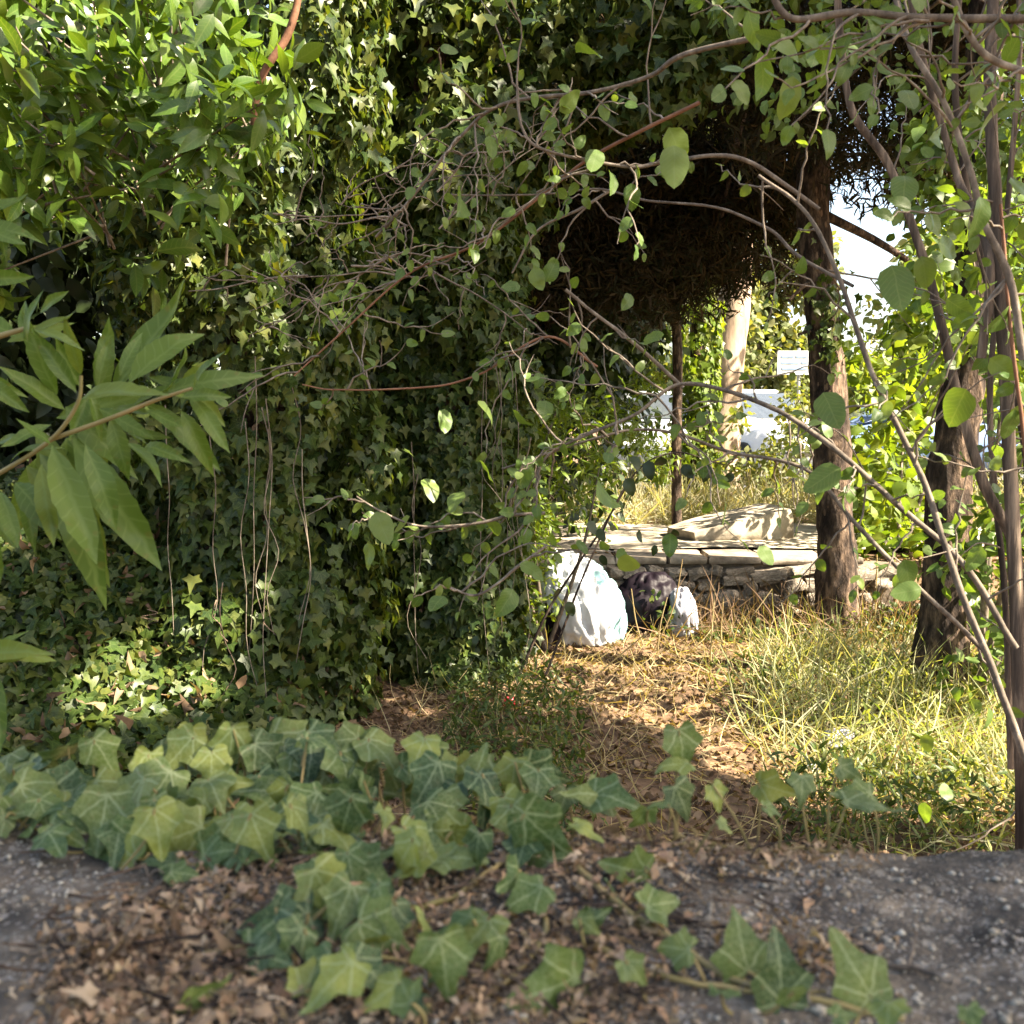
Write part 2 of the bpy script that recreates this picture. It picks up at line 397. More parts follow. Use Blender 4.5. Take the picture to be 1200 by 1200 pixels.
def strip_leaf(n, W, p=0.85, serr=0.0, pointed=1.0):
    ts = np.linspace(0, 1, n + 1)
    w = W * np.sin(np.pi * ts ** p) ** pointed
    if serr:
        w = w * (1 + serr * ((np.arange(n + 1) % 2) - 0.5))
    w[0] = w[-1] = 0
    mids = list(ts); outs = [(w[i], ts[i]) for i in range(1, n)]
    tr = ['m0-o0-m1']
    for i in range(1, n - 1):
        tr += [f'm{i}-o{i-1}-o{i}', f'm{i}-o{i}-m{i+1}']
    tr.append(f'm{n-1}-o{n-2}-m{n}')
    return mirror(mids, outs, P_(' '.join(tr)))

def template(base, sub=0, fold=0.15, droop=0.2, curl=0.05, twist=0.0, seed=0, jit=0.0, rounding=0.0, stretch=1.0):
    V, F = base
    V = np.column_stack([V, np.zeros(len(V))])
    if jit:
        r = np.random.default_rng(seed); V[:, :2] += r.normal(0, jit, (len(V), 2))
    V[:, 0] *= stretch
    for _ in range(sub): V, F = subdiv(V, F)
    if rounding:
        from collections import Counter
        ec = Counter(tuple(sorted(e)) for f in F for e in ((f[0], f[1]), (f[1], f[2]), (f[2], f[0])))
        nb = {}
        for (a, b), c in ec.items():
            if c == 1: nb.setdefault(a, []).append(b); nb.setdefault(b, []).append(a)
        for _ in range(2):
            W = V.copy()
            for i, js in nb.items(): W[i] = V[i] * (1 - rounding) + V[js].mean(0) * rounding
            V = W
    luv = V.copy(); x, y = V[:, 0].copy(), V[:, 1].copy()
    V[:, 2] = fold * np.abs(x) - droop * (y - 0.15) ** 2 + curl * (noise(np.column_stack([x, y, np.full(len(x), seed * 3.7)]), 4.0, seed) - 0.5) * 2 - 0.25 * fold * (np.abs(x) * 2) ** 2 + twist * x * y
    return V, np.asarray(F), luv

def variants(base, sub, n, fold, droop, curl, jit=0.0, twist=0.3, rounding=0.0, stretch=(1, 1)):
    r = np.random.default_rng(5)
    return [template(base, sub, r.uniform(*fold), r.uniform(*droop), curl, r.uniform(-twist, twist), i + 1, jit, rounding, r.uniform(*stretch)) for i in range(n)]

T_IVY_NEAR = variants(IVY_HI, 1, 12, (-0.12, 0.20), (-0.1, 0.4), 0.10, 0.025, 0.5, 0.26, (0.8, 1.1))
T_IVY = variants(IVY_LO, 0, 5, (0.05, 0.4), (0.0, 0.35), 0.05)
T_LAUREL_NEAR = variants(strip_leaf(16, 0.145, 0.88, 0.06), 1, 9, (0.1, 0.7), (-0.2, 0.55), 0.06, 0.004, 1.0, 0, (0.8, 1.15))
T_LAUREL = variants(strip_leaf(5, 0.19, 0.85), 0, 5, (0.1, 0.5), (0.0, 0.45), 0.03, 0, 0.6)
T_OVAL_NEAR = variants(strip_leaf(8, 0.33, 0.72, 0, 0.62), 1, 5, (0.0, 0.4), (0.0, 0.35), 0.07, 0.006, 0.5)
T_OVAL = variants(strip_leaf(4, 0.31, 0.75, 0, 0.8), 0, 5, (0.0, 0.5), (0.0, 0.45), 0.06, 0, 0.5)
T_NARROW = variants(strip_leaf(3, 0.13, 0.8), 0, 4, (0.0, 0.5), (0.0, 0.5), 0.04, 0, 0.5)
T_DRY = variants(strip_leaf(4, 0.3, 0.8, 0, 0.8), 0, 5, (0.3, 1.3), (0.2, 1.2), 0.25, 0.05, 1.5)
T_STRIP = variants(strip_leaf(4, 0.09, 0.7), 0, 4, (0.0, 1.0), (-0.6, 0.9), 0.2, 0.02, 1.5)
T_DRY_IVY = variants(IVY_LO, 0, 4, (0.3, 1.0), (0.3, 1.0), 0.3, 0.02, 1.5)
T_BLADE = variants(strip_leaf(4, 0.011, 0.5, 0, 0.5), 0, 4, (0.2, 1.0), (0.1, 0.8), 0.0, 0, 0.5)
T_SPRAY = variants(strip_leaf(3, 0.07, 0.7), 0, 4, (0.0, 0.6), (0.0, 0.5), 0.04, 0, 0.8)

def frames(P, tip, nrm):
    Y = nz(tip); X = nz(np.cross(Y, nrm)); Z = np.cross(X, Y)
    return X, Y, Z

def merged(temps, P, tip, nrm, size, tint=None):
    """all leaves in one vertex array"""
    n = len(P); X, Y, Z = frames(P, tip, nrm)
    tint = rng.random(n) if tint is None else tint
    which = rng.integers(0, len(temps), n)
    Vs, Fs, U, Tn, off = [], [], [], [], 0
    for k, (tv, tf, tu) in enumerate(temps):
        s = which == k; m = int(s.sum())
        if not m: continue
        sc = size[s][:, None, None]
        V = P[s][:, None] + sc * (X[s][:, None] * tv[None, :, :1] + Y[s][:, None] * tv[None, :, 1:2] + Z[s][:, None] * tv[None, :, 2:3])
        Vs.append(V.reshape(-1, 3))
        Fs.append((tf[None] + (np.arange(m) * len(tv))[:, None, None]).reshape(-1, 3) + off)
        U.append(np.tile(tu, (m, 1))); Tn.append(np.repeat(tint[s], len(tv))); off += m * len(tv)
    return np.vstack(Vs), np.vstack(Fs), {'luv': ('FLOAT_VECTOR', np.vstack(U)), 'tint': ('FLOAT', np.concatenate(Tn))}

_mesh_cache = {}
def leaf_meshes(key, temps, mat):
    k = (key, mat.name)
    if k not in _mesh_cache:
        _mesh_cache[k] = [mesh('leaf', v, f, mat, {'luv': ('FLOAT_VECTOR', u), 'tint': ('FLOAT', np.zeros(len(v)))}) for v, f, u in temps]
    return _mesh_cache[k]

def single_leaves(root, key, temps, mat, P, tip, nrm, size, name='leaf'):
    ms = leaf_meshes(key, temps, mat); L = np.array(root.location)
    X, Y, Z = frames(P, tip, nrm); out = []
    for i in range(len(P)):
        s = float(size[i]); R = np.eye(4)
        R[:3, 0] = X[i] * s; R[:3, 1] = Y[i] * s; R[:3, 2] = Z[i] * s; R[:3, 3] = P[i] - L
        out.append(link(name, ms[int(rng.integers(len(ms)))], root, Matrix(R.tolist())))
    return out

def foliage(root, mat, temps, P, tip, nrm, size, key, singles=300, cell=11, hi=None, name='leaf', rest='foliage'):
    """the leaves that show largest become parts of their own, the others one part"""
    P = np.asarray(P); n = len(P)
    px, py, f = project(P)
    ok = (px > 2) & (px < 1198) & (py > 2) & (py < 1198) & (P[:, 1] > 0.2)
    cellid = (px / cell).astype(int) * 1000 + (py / cell).astype(int)
    order = np.lexsort((f, cellid)); first = np.ones(n, bool)
    first[1:] = cellid[order][1:] != cellid[order][:-1]
    front = np.zeros(n, bool); front[order[first]] = True
    score = np.where(ok & front, size / f, -1)
    pick = np.argsort(-score)[:singles]; pick = pick[score[pick] > 0]
    mask = np.zeros(n, bool); mask[pick] = True
    if len(pick): single_leaves(root, key, hi or temps, mat, P[mask], tip[mask], nrm[mask], size[mask], name)
    r = ~mask
    if r.sum():
        V, F, A = merged(temps, P[r], tip[r], nrm[r], size[r])
        part(rest, V, F, mat, root, A, kind='stuff')

# ================================================================== STRUCTURE
def ground_z(x, y):
    P = np.stack([x, y, np.zeros_like(x)], -1)
    step = np.clip((y - 7.75) / 0.25, 0, 1) * np.clip((x + 1.5) / 0.8, 0, 1)
    step = np.maximum(step, np.clip((y - 10.5) / 3.0, 0, 1))
    return 0.42 * step + fbm(P, 0.7, 3) * 0.16 + fbm(P, 3.0, 5) * 0.05

def grid(x0, x1, nx, y0, y1, ny, fz):
    X, Y = np.meshgrid(np.linspace(x0, x1, nx), np.linspace(y0, y1, ny))
    V = np.stack([X, Y, fz(X, Y)], -1).reshape(-1, 3)
    i = np.arange(ny - 1)[:, None] * nx + np.arange(nx - 1)[None]
    F = np.stack([i, i + 1, i + nx + 1, i + nx], -1).reshape(-1, 4)
    return V, F

V, F = grid(-12, 14, 270, -6, 20, 270, ground_z)
g = part('ground', V, F, M['soil'], None); tag(g, 'brown soil strewn with litter beyond the garden wall', kind='structure')
def far_z(x, y):
    r = np.maximum(np.abs(x), np.abs(y - 7))
    return np.where((np.abs(x) < 11) & (y > -5.0) & (y < 19), -0.6, 0.40)
V, F = grid(-150, 150, 76, -80, 220, 76, lambda x, y: np.where((np.abs(x - 1) < 12.5) & (y > -5.5) & (y < 19.5), -0.5, 0.33))
g = part('terrain', V, F, M['soil'], None); tag(g, 'flat earth reaching to the horizon', kind='structure')
# road beyond, with a kerb
V, F = grid(-60, 60, 3, 14.6, 22.0, 2, lambda x, y: x * 0 + 0.56)
tag(part('road', V, F, M['asphalt'], None), 'pale asphalt street behind the trees', kind='structure')

def box(c, s, rz=0.0, bev=0.0, seed=0, jit=0.0, sub=0):
    """V,F (quads) of a box; sub>0 gives a rounded rough block"""
    n = 2 + sub
    a = np.linspace(-1, 1, n); Vs, Fs, off = [], [], 0
    for ax in range(3):
        for sg in (-1, 1):
            A, B = np.meshgrid(a, a); Q = np.zeros((n * n, 3))
            Q[:, ax] = sg; Q[:, (ax + 1) % 3] = A.ravel(); Q[:, (ax + 2) % 3] = B.ravel()
            i = (np.arange(n - 1)[:, None] * n + np.arange(n - 1)[None]).ravel()
            q = np.stack([i, i + 1, i + n + 1, i + n], -1)
            if sg < 0: q = q[:, ::-1]
            Vs.append(Q); Fs.append(q + off); off += n * n
    V = np.vstack(Vs); F = np.vstack(Fs)
    if bev:
        L = np.linalg.norm(V, axis=1, keepdims=True); V = V * (1 - bev) + V / L * bev * 1.2
    V = V * np.array(s) / 2
    if jit:
        V = V + nz(V) * (fbm(V + seed * 7.3, 1.7 / max(s), seed, 3) * jit * 2)[:, None]
    c_, s_ = math.cos(rz), math.sin(rz)
    V = np.column_stack([V[:, 0] * c_ - V[:, 1] * s_, V[:, 0] * s_ + V[:, 1] * c_, V[:, 2]]) + np.array(c)
    return V, F

# ---- foreground wall: a rough broad concrete top, dropping behind to the ground
WALL_Z = 1.20
def wall_top(x, y):
    P = np.stack([x, y, np.zeros_like(x)], -1)
    z = WALL_Z + fbm(P, 4.0, 21) * 0.03 + fbm(P, 22, 23) * 0.012 + fbm(P, 90, 27, 2) * 0.006
    edge = np.clip((y - 0.66) / 0.18, 0, 1)
    return z - 0.05 * edge ** 2 + 0.012 * np.clip((-x) / 0.4, -1, 1)
xs = np.linspace(-2.4, 2.4, 620); ys = np.concatenate([np.linspace(0.12, 0.84, 190)])
X, Y = np.meshgrid(xs, ys); Z = wall_top(X, Y)
top = np.stack([X, Y + (fbm(np.stack([X, Y * 0, Y * 0], -1), 5, 2) * 0.05) * np.clip((Y - 0.5) / 0.3, 0, 1), Z], -1)
rowb = top[-1][None].copy(); skirts = []
for k, (dz, dy) in enumerate([(0.03, 0.012), (0.10, 0.018), (0.35, 0.02), (0.8, 0.02), (1.4, 0.02)]):
    r = top[-1].copy(); r[:, 2] -= dz; r[:, 1] += dy + fbm(r, 9, 4) * 0.02; skirts.append(r)
fr = top[0].copy(); fr[:, 2] = 0 - 0.2
allr = np.concatenate([fr[None], top, np.array(skirts)], 0)
ny, nx = allr.shape[:2]
i = np.arange(ny - 1)[:, None] * nx + np.arange(nx - 1)[None]
F = np.stack([i, i + 1, i + nx + 1, i + nx], -1).reshape(-1, 4)
wall = part('concrete_wall', allr.reshape(-1, 3), F, M['concrete'], None)
tag(wall, 'broad weathered dark concrete wall top with pale specks, under the trailing ivy', 'wall')

# ---- low rubble wall with pale coping behind the bags
sw = thing('stone_wall', at(800, 745, 7.7) * [1, 1, 0], 'low rubble stone retaining wall behind the rubbish bags', 'wall')
V, F = box((1.28, 7.98, 0.16), (3.16, 0.36, 0.52), 0, 0, 1, 0.03, 6)
part('mortar_core', V, F, M['mortar'], sw)
stone_meshes = []
for k in range(8):
    V, F = box((0, 0, 0), (1, 1, 1), 0, 0.40, k + 3, 0.42, 3)
    stone_meshes.append(mesh('stone', V, F, M['stone']))
Lw = np.array(sw.location)
zc = 0.0
for row, h in enumerate((0.13, 0.11, 0.10, 0.08)):
    x = -0.25 + rng.uniform(0, 0.1)
    while x < 2.7:
        w = rng.uniform(0.09, 0.27)
        m = Matrix.Translation(Vector((x + w / 2 - Lw[0], 7.80 + rng.uniform(-0.05, 0.04) - Lw[1], zc + h / 2 - 0.01 + rng.normal(0, 0.012) - Lw[2]))) @ Matrix.Rotation(rng.uniform(-0.3, 0.3), 4, 'Y') @ Matrix.Rotation(rng.uniform(-0.3, 0.3), 4, 'Z') @ Matrix.Diagonal((w * 1.0, 0.2, h * rng.uniform(0.75, 1.2), 1))
        link('stone', stone_meshes[int(rng.integers(8))], sw, m)
        x += w
    zc += h
x = -0.3
while x < 2.6:
    w = rng.uniform(0.22, 0.55)
    V, F = box((x + w / 2, 7.98, 0.455), (w - 0.012, 0.50, 0.05), rng.uniform(-0.05, 0.05), 0.12, int(x * 10) + 9, 0.05, 6); V[:, 2] += rng.normal(0, 0.006)
    part('coping_slab', V, F, M['stone'], sw); x += w
# pale sunlit path on the terrace behind it and a cut block beside
V, F = grid(-0.6, 9.0, 90, 8.45, 10.5, 24, lambda x, y: 0.47 + fbm(np.stack([x, y, y * 0], -1), 1.2, 8) * 0.06)
tag(part('path', V, F, M['pale_concrete'], None), 'pale sunlit concrete path on the terrace', kind='structure')
c = at(885, 646, 8.75)
V, F = box((0, 0, 0), (0.95, 0.6, 0.13), 0, 0.10, 4, 0.16, 12)
low_ = V[:, 2] < -0.03; ca, sa = math.cos(0.20), math.sin(0.20)
V = np.column_stack([V[:, 0] * ca - V[:, 2] * sa, V[:, 1], V[:, 0] * sa + V[:, 2] * ca]); ca, sa = math.cos(0.25), math.sin(0.25)
V = np.column_stack([V[:, 0] * ca - V[:, 1] * sa, V[:, 0] * sa + V[:, 1] * ca, V[:, 2]]) + [c[0] - 0.12, 9.25, 0.58]
V[:, 2] = np.where(low_, 0.45, V[:, 2])
tag(part('concrete_slab', V, F, M['pale_concrete'], None), 'broken pale concrete slab tilted up beside the dappled pine', 'slab')

# ================================================================== TREES
def trunk_part(root, pts, radii, mat, seg=20, bump=0.25, bscale=9, name='trunk', n=60, flare=0.0):
    P = smooth_path(np.array(pts, float), n)
    R = np.interp(np.linspace(0, 1, n), np.linspace(0, 1, len(radii)), radii)
    if flare: R = R * (1 + flare * np.exp(-np.linspace(0, 1, n) * 22))
    V, F = tube(P, R, seg, bump, bscale, int(abs(P[0, 0] * 100)) % 97)
    return part(name, V, F, mat, root)

def clumps(centers, radii, n_each, shell=0.5, flat=1.0):
    """leaf points around clump centres"""
    P, O = [], []
    for c, r, m in zip(centers, radii, n_each):
        d = nz(rnd(m)); rr = r * rng.uniform(shell, 1, m) ** 0.6
        q = d * rr[:, None]; q[:, 2] *= flat
        P.append(c + q); O.append(d)
    return np.vstack(P), np.vstack(O)

def lit_gap_filter(P, spots):
    """keep crown points that do not stand between the sun and the given (point, radius) spots"""
    keep = np.ones(len(P), bool)
    for c, r in spots:
        d = P - np.asarray(c); t = d @ SUN
        keep &= ~((t > 0) & (np.linalg.norm(d - t[:, None] * SUN, axis=1) < r))
    return keep

SPOTS = [(at(180, 800, 4.4), 0.33), (at(100, 850, 4.3), 0.3), (at(280, 720, 4.6), 0.18), (at(690, 700, 7.0), 0.5),
         (at(620, 640, 6.6), 0.4), (at(640, 520, 6.8), 0.25), (at(740, 770, 6.6), 0.6), (at(560, 40, 6.2), 0.45), (at(440, 60, 5.6), 0.4),
         (at(530, 560, 2.3), 0.16), (at(440, 620, 2.1), 0.08), (at(650, 30, 6.4), 0.3), (at(480, 880, 0.9), 0.08), (at(150, 880, 0.85), 0.12), (at(830, 985, 0.7), 0.045), (at(800, 100, 2.1), 0.15), (at(982, 700, 7.1), 0.09), (at(990, 545, 7.1), 0.05), (at(978, 490, 7.1), 0.06), (at(975, 395, 7.1), 0.10), (at(970, 350, 7.1), 0.08), (at(1000, 820, 5.2), 0.9), (at(880, 640, 8.9), 0.3), (at(700, 625, 9.2), 0.3), (at(1100, 880, 4.4), 0.7), (at(990, 660, 7.15), 0.07), (at(975, 440, 7.1), 0.14)]

_r2 = np.random.default_rng(23)
SPOTS += [(at(_r2.uniform(190, 640), _r2.uniform(230, 820), _r2.uniform(4.5, 5.6)), _r2.uniform(0.05, 0.12)) for _ in range(34)]
SPOTS += [(at(_r2.uniform(420, 1000), _r2.uniform(60, 640), 2.3), _r2.uniform(0.04, 0.08)) for _ in range(16)]

def leaf_dirs(n, O, up=0.6, out=0.5, jit=0.6, hang=0.3):
    nrm = nz(O * out + np.array([0, 0, up]) + rnd(n, jit))
    tip = nz(O * 0.6 + rnd(n, 0.6) + np.array([0, 0, -hang]))
    return tip, nrm

# -- unseen trees added right of the frame to cast shade; crowns holed for sun patches
for (tx, ty, lab) in ((4.9, -1.9, 'added unseen tree beside the garden wall, shading the wall top'), (5.2, 2.2, 'added unseen tree opposite the ivy bank, crown holed to pass sun'), (5.3, 6.2, 'added unseen tree in line with the pines, shading their boughs')):
    t = thing('added_shade_tree', (tx, ty, 0), lab, 'tree', 'added unseen trees shading the garden')
    trunk_part(t, [(tx, ty, -0.1), (tx + 0.1, ty, 2.5), (tx - 0.1, ty + 0.1, 5), (tx, ty, 8)], [0.22, 0.17, 0.12, 0.04], M['bark'], 12, 0.15, n=24)
    cs = np.column_stack([rng.uniform(-1.2, 1.2, 70) + tx, rng.uniform(-2.4, 2.4, 70) + ty, rng.uniform(6.3, 8.1, 70)])
    cs[:, 2] += (cs[:, 0] - tx) * 1.1
    if 0 < ty < 4:
        cs[:16] = np.column_stack([rng.uniform(4.6, 5.6, 16), rng.uniform(1.0, 3.1, 16), rng.uniform(4.5, 5.9, 16)])  # low clumps added to shade the near ground
    P, O = clumps(cs, rng.uniform(0.4, 0.7, 70), np.full(70, 200), 0.3)
    k = lit_gap_filter(P, SPOTS); P, O = P[k], O[k]  # leaves dropped where sun should reach the chosen patches
    tip, nrm = leaf_dirs(len(P), O)
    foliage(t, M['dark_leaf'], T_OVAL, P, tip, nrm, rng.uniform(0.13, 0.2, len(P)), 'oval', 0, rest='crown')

# -- dark evergreens closing off the left behind the ivy
for (tx, ty, R, H, lab) in ((-5.2, 7.4, 2.0, 5.6, 'dark evergreen closing the corner behind the laurel'), (-3.5, 6.0, 1.1, 5.0, 'dark evergreen pressed in behind the laurel leaves'), (-2.7, 8.0, 1.9, 6.0, 'dark evergreen behind the left ivy column'), (-0.6, 10.2, 1.6, 6.2, 'dark evergreen glimpsed between the ivy columns'), (0.4, 11.0, 0.9, 6.5, 'dark slim evergreen behind the bramble arch')):
    t = thing('evergreen_tree', (tx, ty, 0), lab, 'tree', 'dark evergreens at the back')
    trunk_part(t, [(tx, ty, -0.1), (tx + 0.05, ty, 3), (tx, ty, H)], [0.16, 0.11, 0.03], M['bark'], 10, 0.15, n=16)
    z0 = 0.3 if tx < 0 else 2.0
    nc = 170
    cz = rng.uniform(z0, H, nc); a = rng.uniform(0, 2 * np.pi, nc); rr = R * np.sqrt(rng.uniform(0.1, 1, nc)) * np.clip(1.25 - 0.6 * cz / H, 0.3, 1)
    P, O = clumps(np.column_stack([tx + rr * np.cos(a), ty + rr * np.sin(a), cz]), rng.uniform(0.4, 0.75, nc), np.full(nc, 130), 0.4)
    tip, nrm = leaf_dirs(len(P), O, hang=0.6)
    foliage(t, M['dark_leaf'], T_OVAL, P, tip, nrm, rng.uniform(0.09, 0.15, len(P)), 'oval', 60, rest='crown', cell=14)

# -- the pine with the ivy-flecked trunk and dark drooping boughs
base = at(982, 742, 7.2); base[2] = 0.0
t = thing('pine_tree', base, 'tall pine with sun-dappled brown trunk and dark drooping boughs', 'tree')
top_ = at(955, 250, 7.2); tt = at(945, -60, 7.3)
trunk_part(t, [base + [0, 0, -0.15], at(980, 640, 7.2), at(973, 500, 7.2), at(965, 380, 7.2), top_, tt, tt + [0, 0, 2.2]], [0.138, 0.125, 0.122, 0.114, 0.106, 0.09, 0.05], M['bark'], 44, 0.30, 14, n=220, flare=0.35)
for p0, p1, r in ((at(957, 330, 7.2), at(925, 352, 7.05), 0.02), (at(960, 395, 7.2), at(936, 392, 7.05), 0.018), (at(962, 250, 7.2), at(1100, 330, 7.6), 0.035)):
    V, F = tube(smooth_path([p0, (p0 + p1) / 2 + [0, 0, 0.03], p1], 8), [r, r * 0.5], 7); part('branch_stub', V, F, M['bark'], t)
boughs = []
for bx, by, bz, ln in ((690, 230, 8.4, 1), (760, 250, 8.2, 1), (840, 280, 8.0, 1), (640, 300, 8.8, 1), (900, 200, 7.8, 1), (1060, 120, 7.8, 1), (1150, 60, 8.0, 1), (700, 60, 8.2, 1)):
    e = at(bx, by, bz); s = tt + [0, 0, rng.uniform(-0.9, 0.6)]
    V, F = tube(smooth_path([s, (s + e) / 2 + [0, 0, 0.25], e], 12), [0.05, 0.012], 7, 0.1); part('bough', V, F, M['bark'], t)
# hanging dark sprays
cent, rad, cnt = [], [], []
def spray_area(pts, Y0, Y1, r0, r1, k, m):
    for _ in range(k):
        px, py = pts[int(rng.integers(len(pts)))]
        cent.append(at(px + rng.uniform(-35, 35), py + rng.uniform(-25, 25), rng.uniform(Y0, Y1))); rad.append(rng.uniform(r0, r1)); cnt.append(m)
spray_area([(x, y) for x in range(630, 930, 30) for y in range(200, 372, 20) if y < 345 - max(0, (x - 780)) * 0.35], 7.9, 9.6, 0.14, 0.28, 300, 200)
spray_area([(x, y) for x in range(560, 1000, 30) for y in range(-60, 225, 20)] + [(x, y) for x in range(1000, 1200, 40) for y in range(-60, 150, 30)], 7.7, 10.2, 0.2, 0.42, 380, 170)
spray_area([(x, y) for x in range(1030, 1230, 25) for y in range(-40, 225, 20)], 6.8, 8.6, 0.12, 0.30, 130, 120)
spray_area([(x, y) for x in range(850, 1180, 30) for y in range(-60, 200, 20)], 6.2, 7.1, 0.12, 0.28, 120, 80)
P, O = clumps(np.array(cent), rad, cnt, 0.2, 1.0)
n = len(P); tip = nz(np.array([0, 0, -0.35]) + rnd(n, 0.6)); nrm = nz(rnd(n, 0.6) + O * 0.5)
px, py, _ = project(P); k = ~((px > 985) & (px < 1060) & (py > 250)) & lit_gap_filter(P, SPOTS)
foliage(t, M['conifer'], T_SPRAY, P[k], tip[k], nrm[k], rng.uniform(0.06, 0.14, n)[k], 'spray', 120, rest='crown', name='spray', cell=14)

# -- second pine trunk, in shade, nearer and to the right
base = at(1100, 812, 5.7); base[2] = 0.0
t = thing('pine_tree', base, 'dark shaded trunk behind the tangled stems, ivy at its side', 'tree')
trunk_part(t, [base + [-0.02, 0, -0.15], at(1108, 700, 5.7), at(1115, 560, 5.7), at(1135, 400, 5.72), at(1150, 200, 5.8), at(1155, 0, 5.9), at(1160, -250, 6.0), at(1165, -500, 6.0)], [0.145, 0.125, 0.115, 0.105, 0.1, 0.09, 0.08, 0.05], M['bark'], 40, 0.30, 14, n=220, flare=0.35)
cs = np.array([at(rng.uniform(980, 1400), rng.uniform(-460, -60), rng.uniform(5.0, 7.0)) for _ in range(110)])
P, O = clumps(cs, rng.uniform(0.15, 0.35, 110), np.full(110, 100), 0.2)
k = lit_gap_filter(P, SPOTS); P, O = P[k], O[k]
n = len(P); tip = nz(np.array([0, 0, -0.8]) + rnd(n, 0.55)); nrm = nz(rnd(n, 0.6) + O * 0.5)
foliage(t, M['conifer'], T_SPRAY, P, tip, nrm, rng.uniform(0.1, 0.2, n), 'spray', 60, rest='crown', name='spray', cell=14)

# -- slim dark trunk in the gap
base = at(793, 640, 9.6); base[2] = 0.42
t = thing('slim_tree', base, 'slim dark trunk standing in the bright gap', 'tree')
trunk_part(t, [base + [0, 0, -0.1], at(793, 520, 9.6), at(794, 420, 9.6), at(790, 300, 9.6), at(800, 100, 9.7)], [0.05, 0.045, 0.045, 0.04, 0.02], M['bark'], 10, 0.1, n=24)
# -- pale leaning trunk and ivy column further back
base = at(842, 560, 13.0); base[2] = 0.45
t = thing('pale_tree', base, 'pale sunlit leaning trunk beyond the terrace', 'tree')
trunk_part(t, [base, at(846, 500, 13), at(852, 430, 13), at(862, 340, 13), at(870, 200, 13.2), at(880, 0, 13.4)], [0.26, 0.23, 0.21, 0.19, 0.15, 0.08], M['pale_bark'], 18, 0.15, 6, n=40, flare=0.3)
P, O = clumps(np.array([at(rng.uniform(700, 900), rng.uniform(-150, 220), rng.uniform(12, 15)) for _ in range(110)]), rng.uniform(0.4, 0.8, 110), np.full(110, 80), 0.3)
tip, nrm = leaf_dirs(len(P), O); foliage(t, M['far_leaf'], T_OVAL, P, tip, nrm, rng.uniform(0.12, 0.2, len(P)), 'oval', 0, rest='crown')

def column(cx, cy, z0, z1, Rf, n, th0=-1.15 * np.pi, th1=0.15 * np.pi, depth=0.10, lump=0.85, seed=0):
    z = rng.uniform(z0, z1, n); th = rng.uniform(th0, th1, n)
    q = np.column_stack([np.cos(th) * 1.3, np.sin(th) * 1.3, z * 1.5])
    r = Rf(z) * (1 + lump * 2 * fbm(q, 1.3, seed, 3)) - rng.exponential(depth, n) * Rf(z) * 1.2
    r = np.maximum(r, 0.05)
    keep = (noise(q, 2.6, seed + 9) > 0.40) | (rng.random(n) < 0.30)
    z, th, r = z[keep], th[keep], r[keep]; n = len(z)
    O = np.column_stack([np.cos(th), np.sin(th), np.zeros(n)])
    P = np.column_stack([cx + r * np.cos(th), cy + r * np.sin(th), z])
    nrm = nz(O + np.array([0, 0, 0.45]) + rnd(n, 0.45)); tip = nz(np.array([0, 0, -1.0]) + O * 0.25 + rnd(n, 0.45))
    return P, tip, nrm

def hanging_stems(root, k, xr, yr, Y, mat, r=0.0026, name='vine_stem'):
    for _ in range(k):
        x0 = rng.uniform(*xr); y0 = rng.uniform(yr[0], yr[0] + 150); y1 = rng.uniform(yr[1] - 200, yr[1])
        pts = [(x0 + rng.normal(0, 4) + i * rng.normal(1, 2), y0 + (y1 - y0) * i / 5, Y + rng.normal(0, 0.02)) for i in range(6)]
        V, F = tube(pxpath(pts, 18), [r, r * 0.6], 5); part(name, V, F, mat, root)

# -- ivy column on the pale far trunk's neighbour
b = at(815, 545, 12.4); b[2] = 0.45
t = thing('ivy_column', b, 'pale sunlit ivy climbing a trunk beside the leaning pale trunk', 'ivy')
trunk_part(t, [b, b + [0, 0, 2.4]], [0.12, 0.08], M['bark'], 10, n=10)
P, tip, nrm = column(b[0], b[1], 0.45, 2.9, lambda z: 0.26 + 0 * z, 1500, seed=31)
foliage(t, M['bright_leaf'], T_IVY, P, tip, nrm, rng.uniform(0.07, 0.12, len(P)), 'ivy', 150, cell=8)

# -- left ivy-clad tree
b = at(300, 850, 5.1); b[2] = 0
t = thing('ivy_tree', b, 'tree trunk wrapped in dense dark ivy, left of the dark gap', 'tree', 'ivy-clad trunks')
trunk_part(t, [b, b + [0.05, 0.05, 1.5], b + [-0.05, 0.1, 3.2], b + [0.1, 0.1, 5]], [0.16, 0.14, 0.12, 0.08], M['bark'], 14, 0.15, n=30)
P, tip, nrm = column(b[0] + 0.02, b[1] + 0.1, 0.0, 4.4, lambda z: 0.50 + 0.10 * np.sin(z * 1.7) + 0.10 * np.clip(z - 2, 0, 2), 18000, seed=41)
def tufts(P, tip, nrm, cx, cy, R, z0, z1, k, m=55):
    th = rng.uniform(-1.05 * np.pi, 0.05 * np.pi, k); z = rng.uniform(z0, z1, k); rr = R * rng.uniform(0.95, 1.25, k)
    Q, O = clumps(np.column_stack([cx + rr * np.cos(th), cy + rr * np.sin(th), z]), rng.uniform(0.09, 0.2, k), np.full(k, m), 0.2, 1.5)
    return np.vstack([P, Q]), np.vstack([tip, nz(np.array([0, 0, -0.9]) + O * 0.4 + rnd(len(Q), 0.4))]), np.vstack([nrm, nz(O + [0, -0.2, 0.5] + rnd(len(Q), 0.4))])
P, tip, nrm = tufts(P, tip, nrm, b[0] + 0.02, b[1] + 0.1, 0.55, 0.2, 4.2, 60)
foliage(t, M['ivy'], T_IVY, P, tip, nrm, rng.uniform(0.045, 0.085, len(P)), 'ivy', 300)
hanging_stems(t, 9, (190, 400), (380, 870), 4.5, M['twig'])
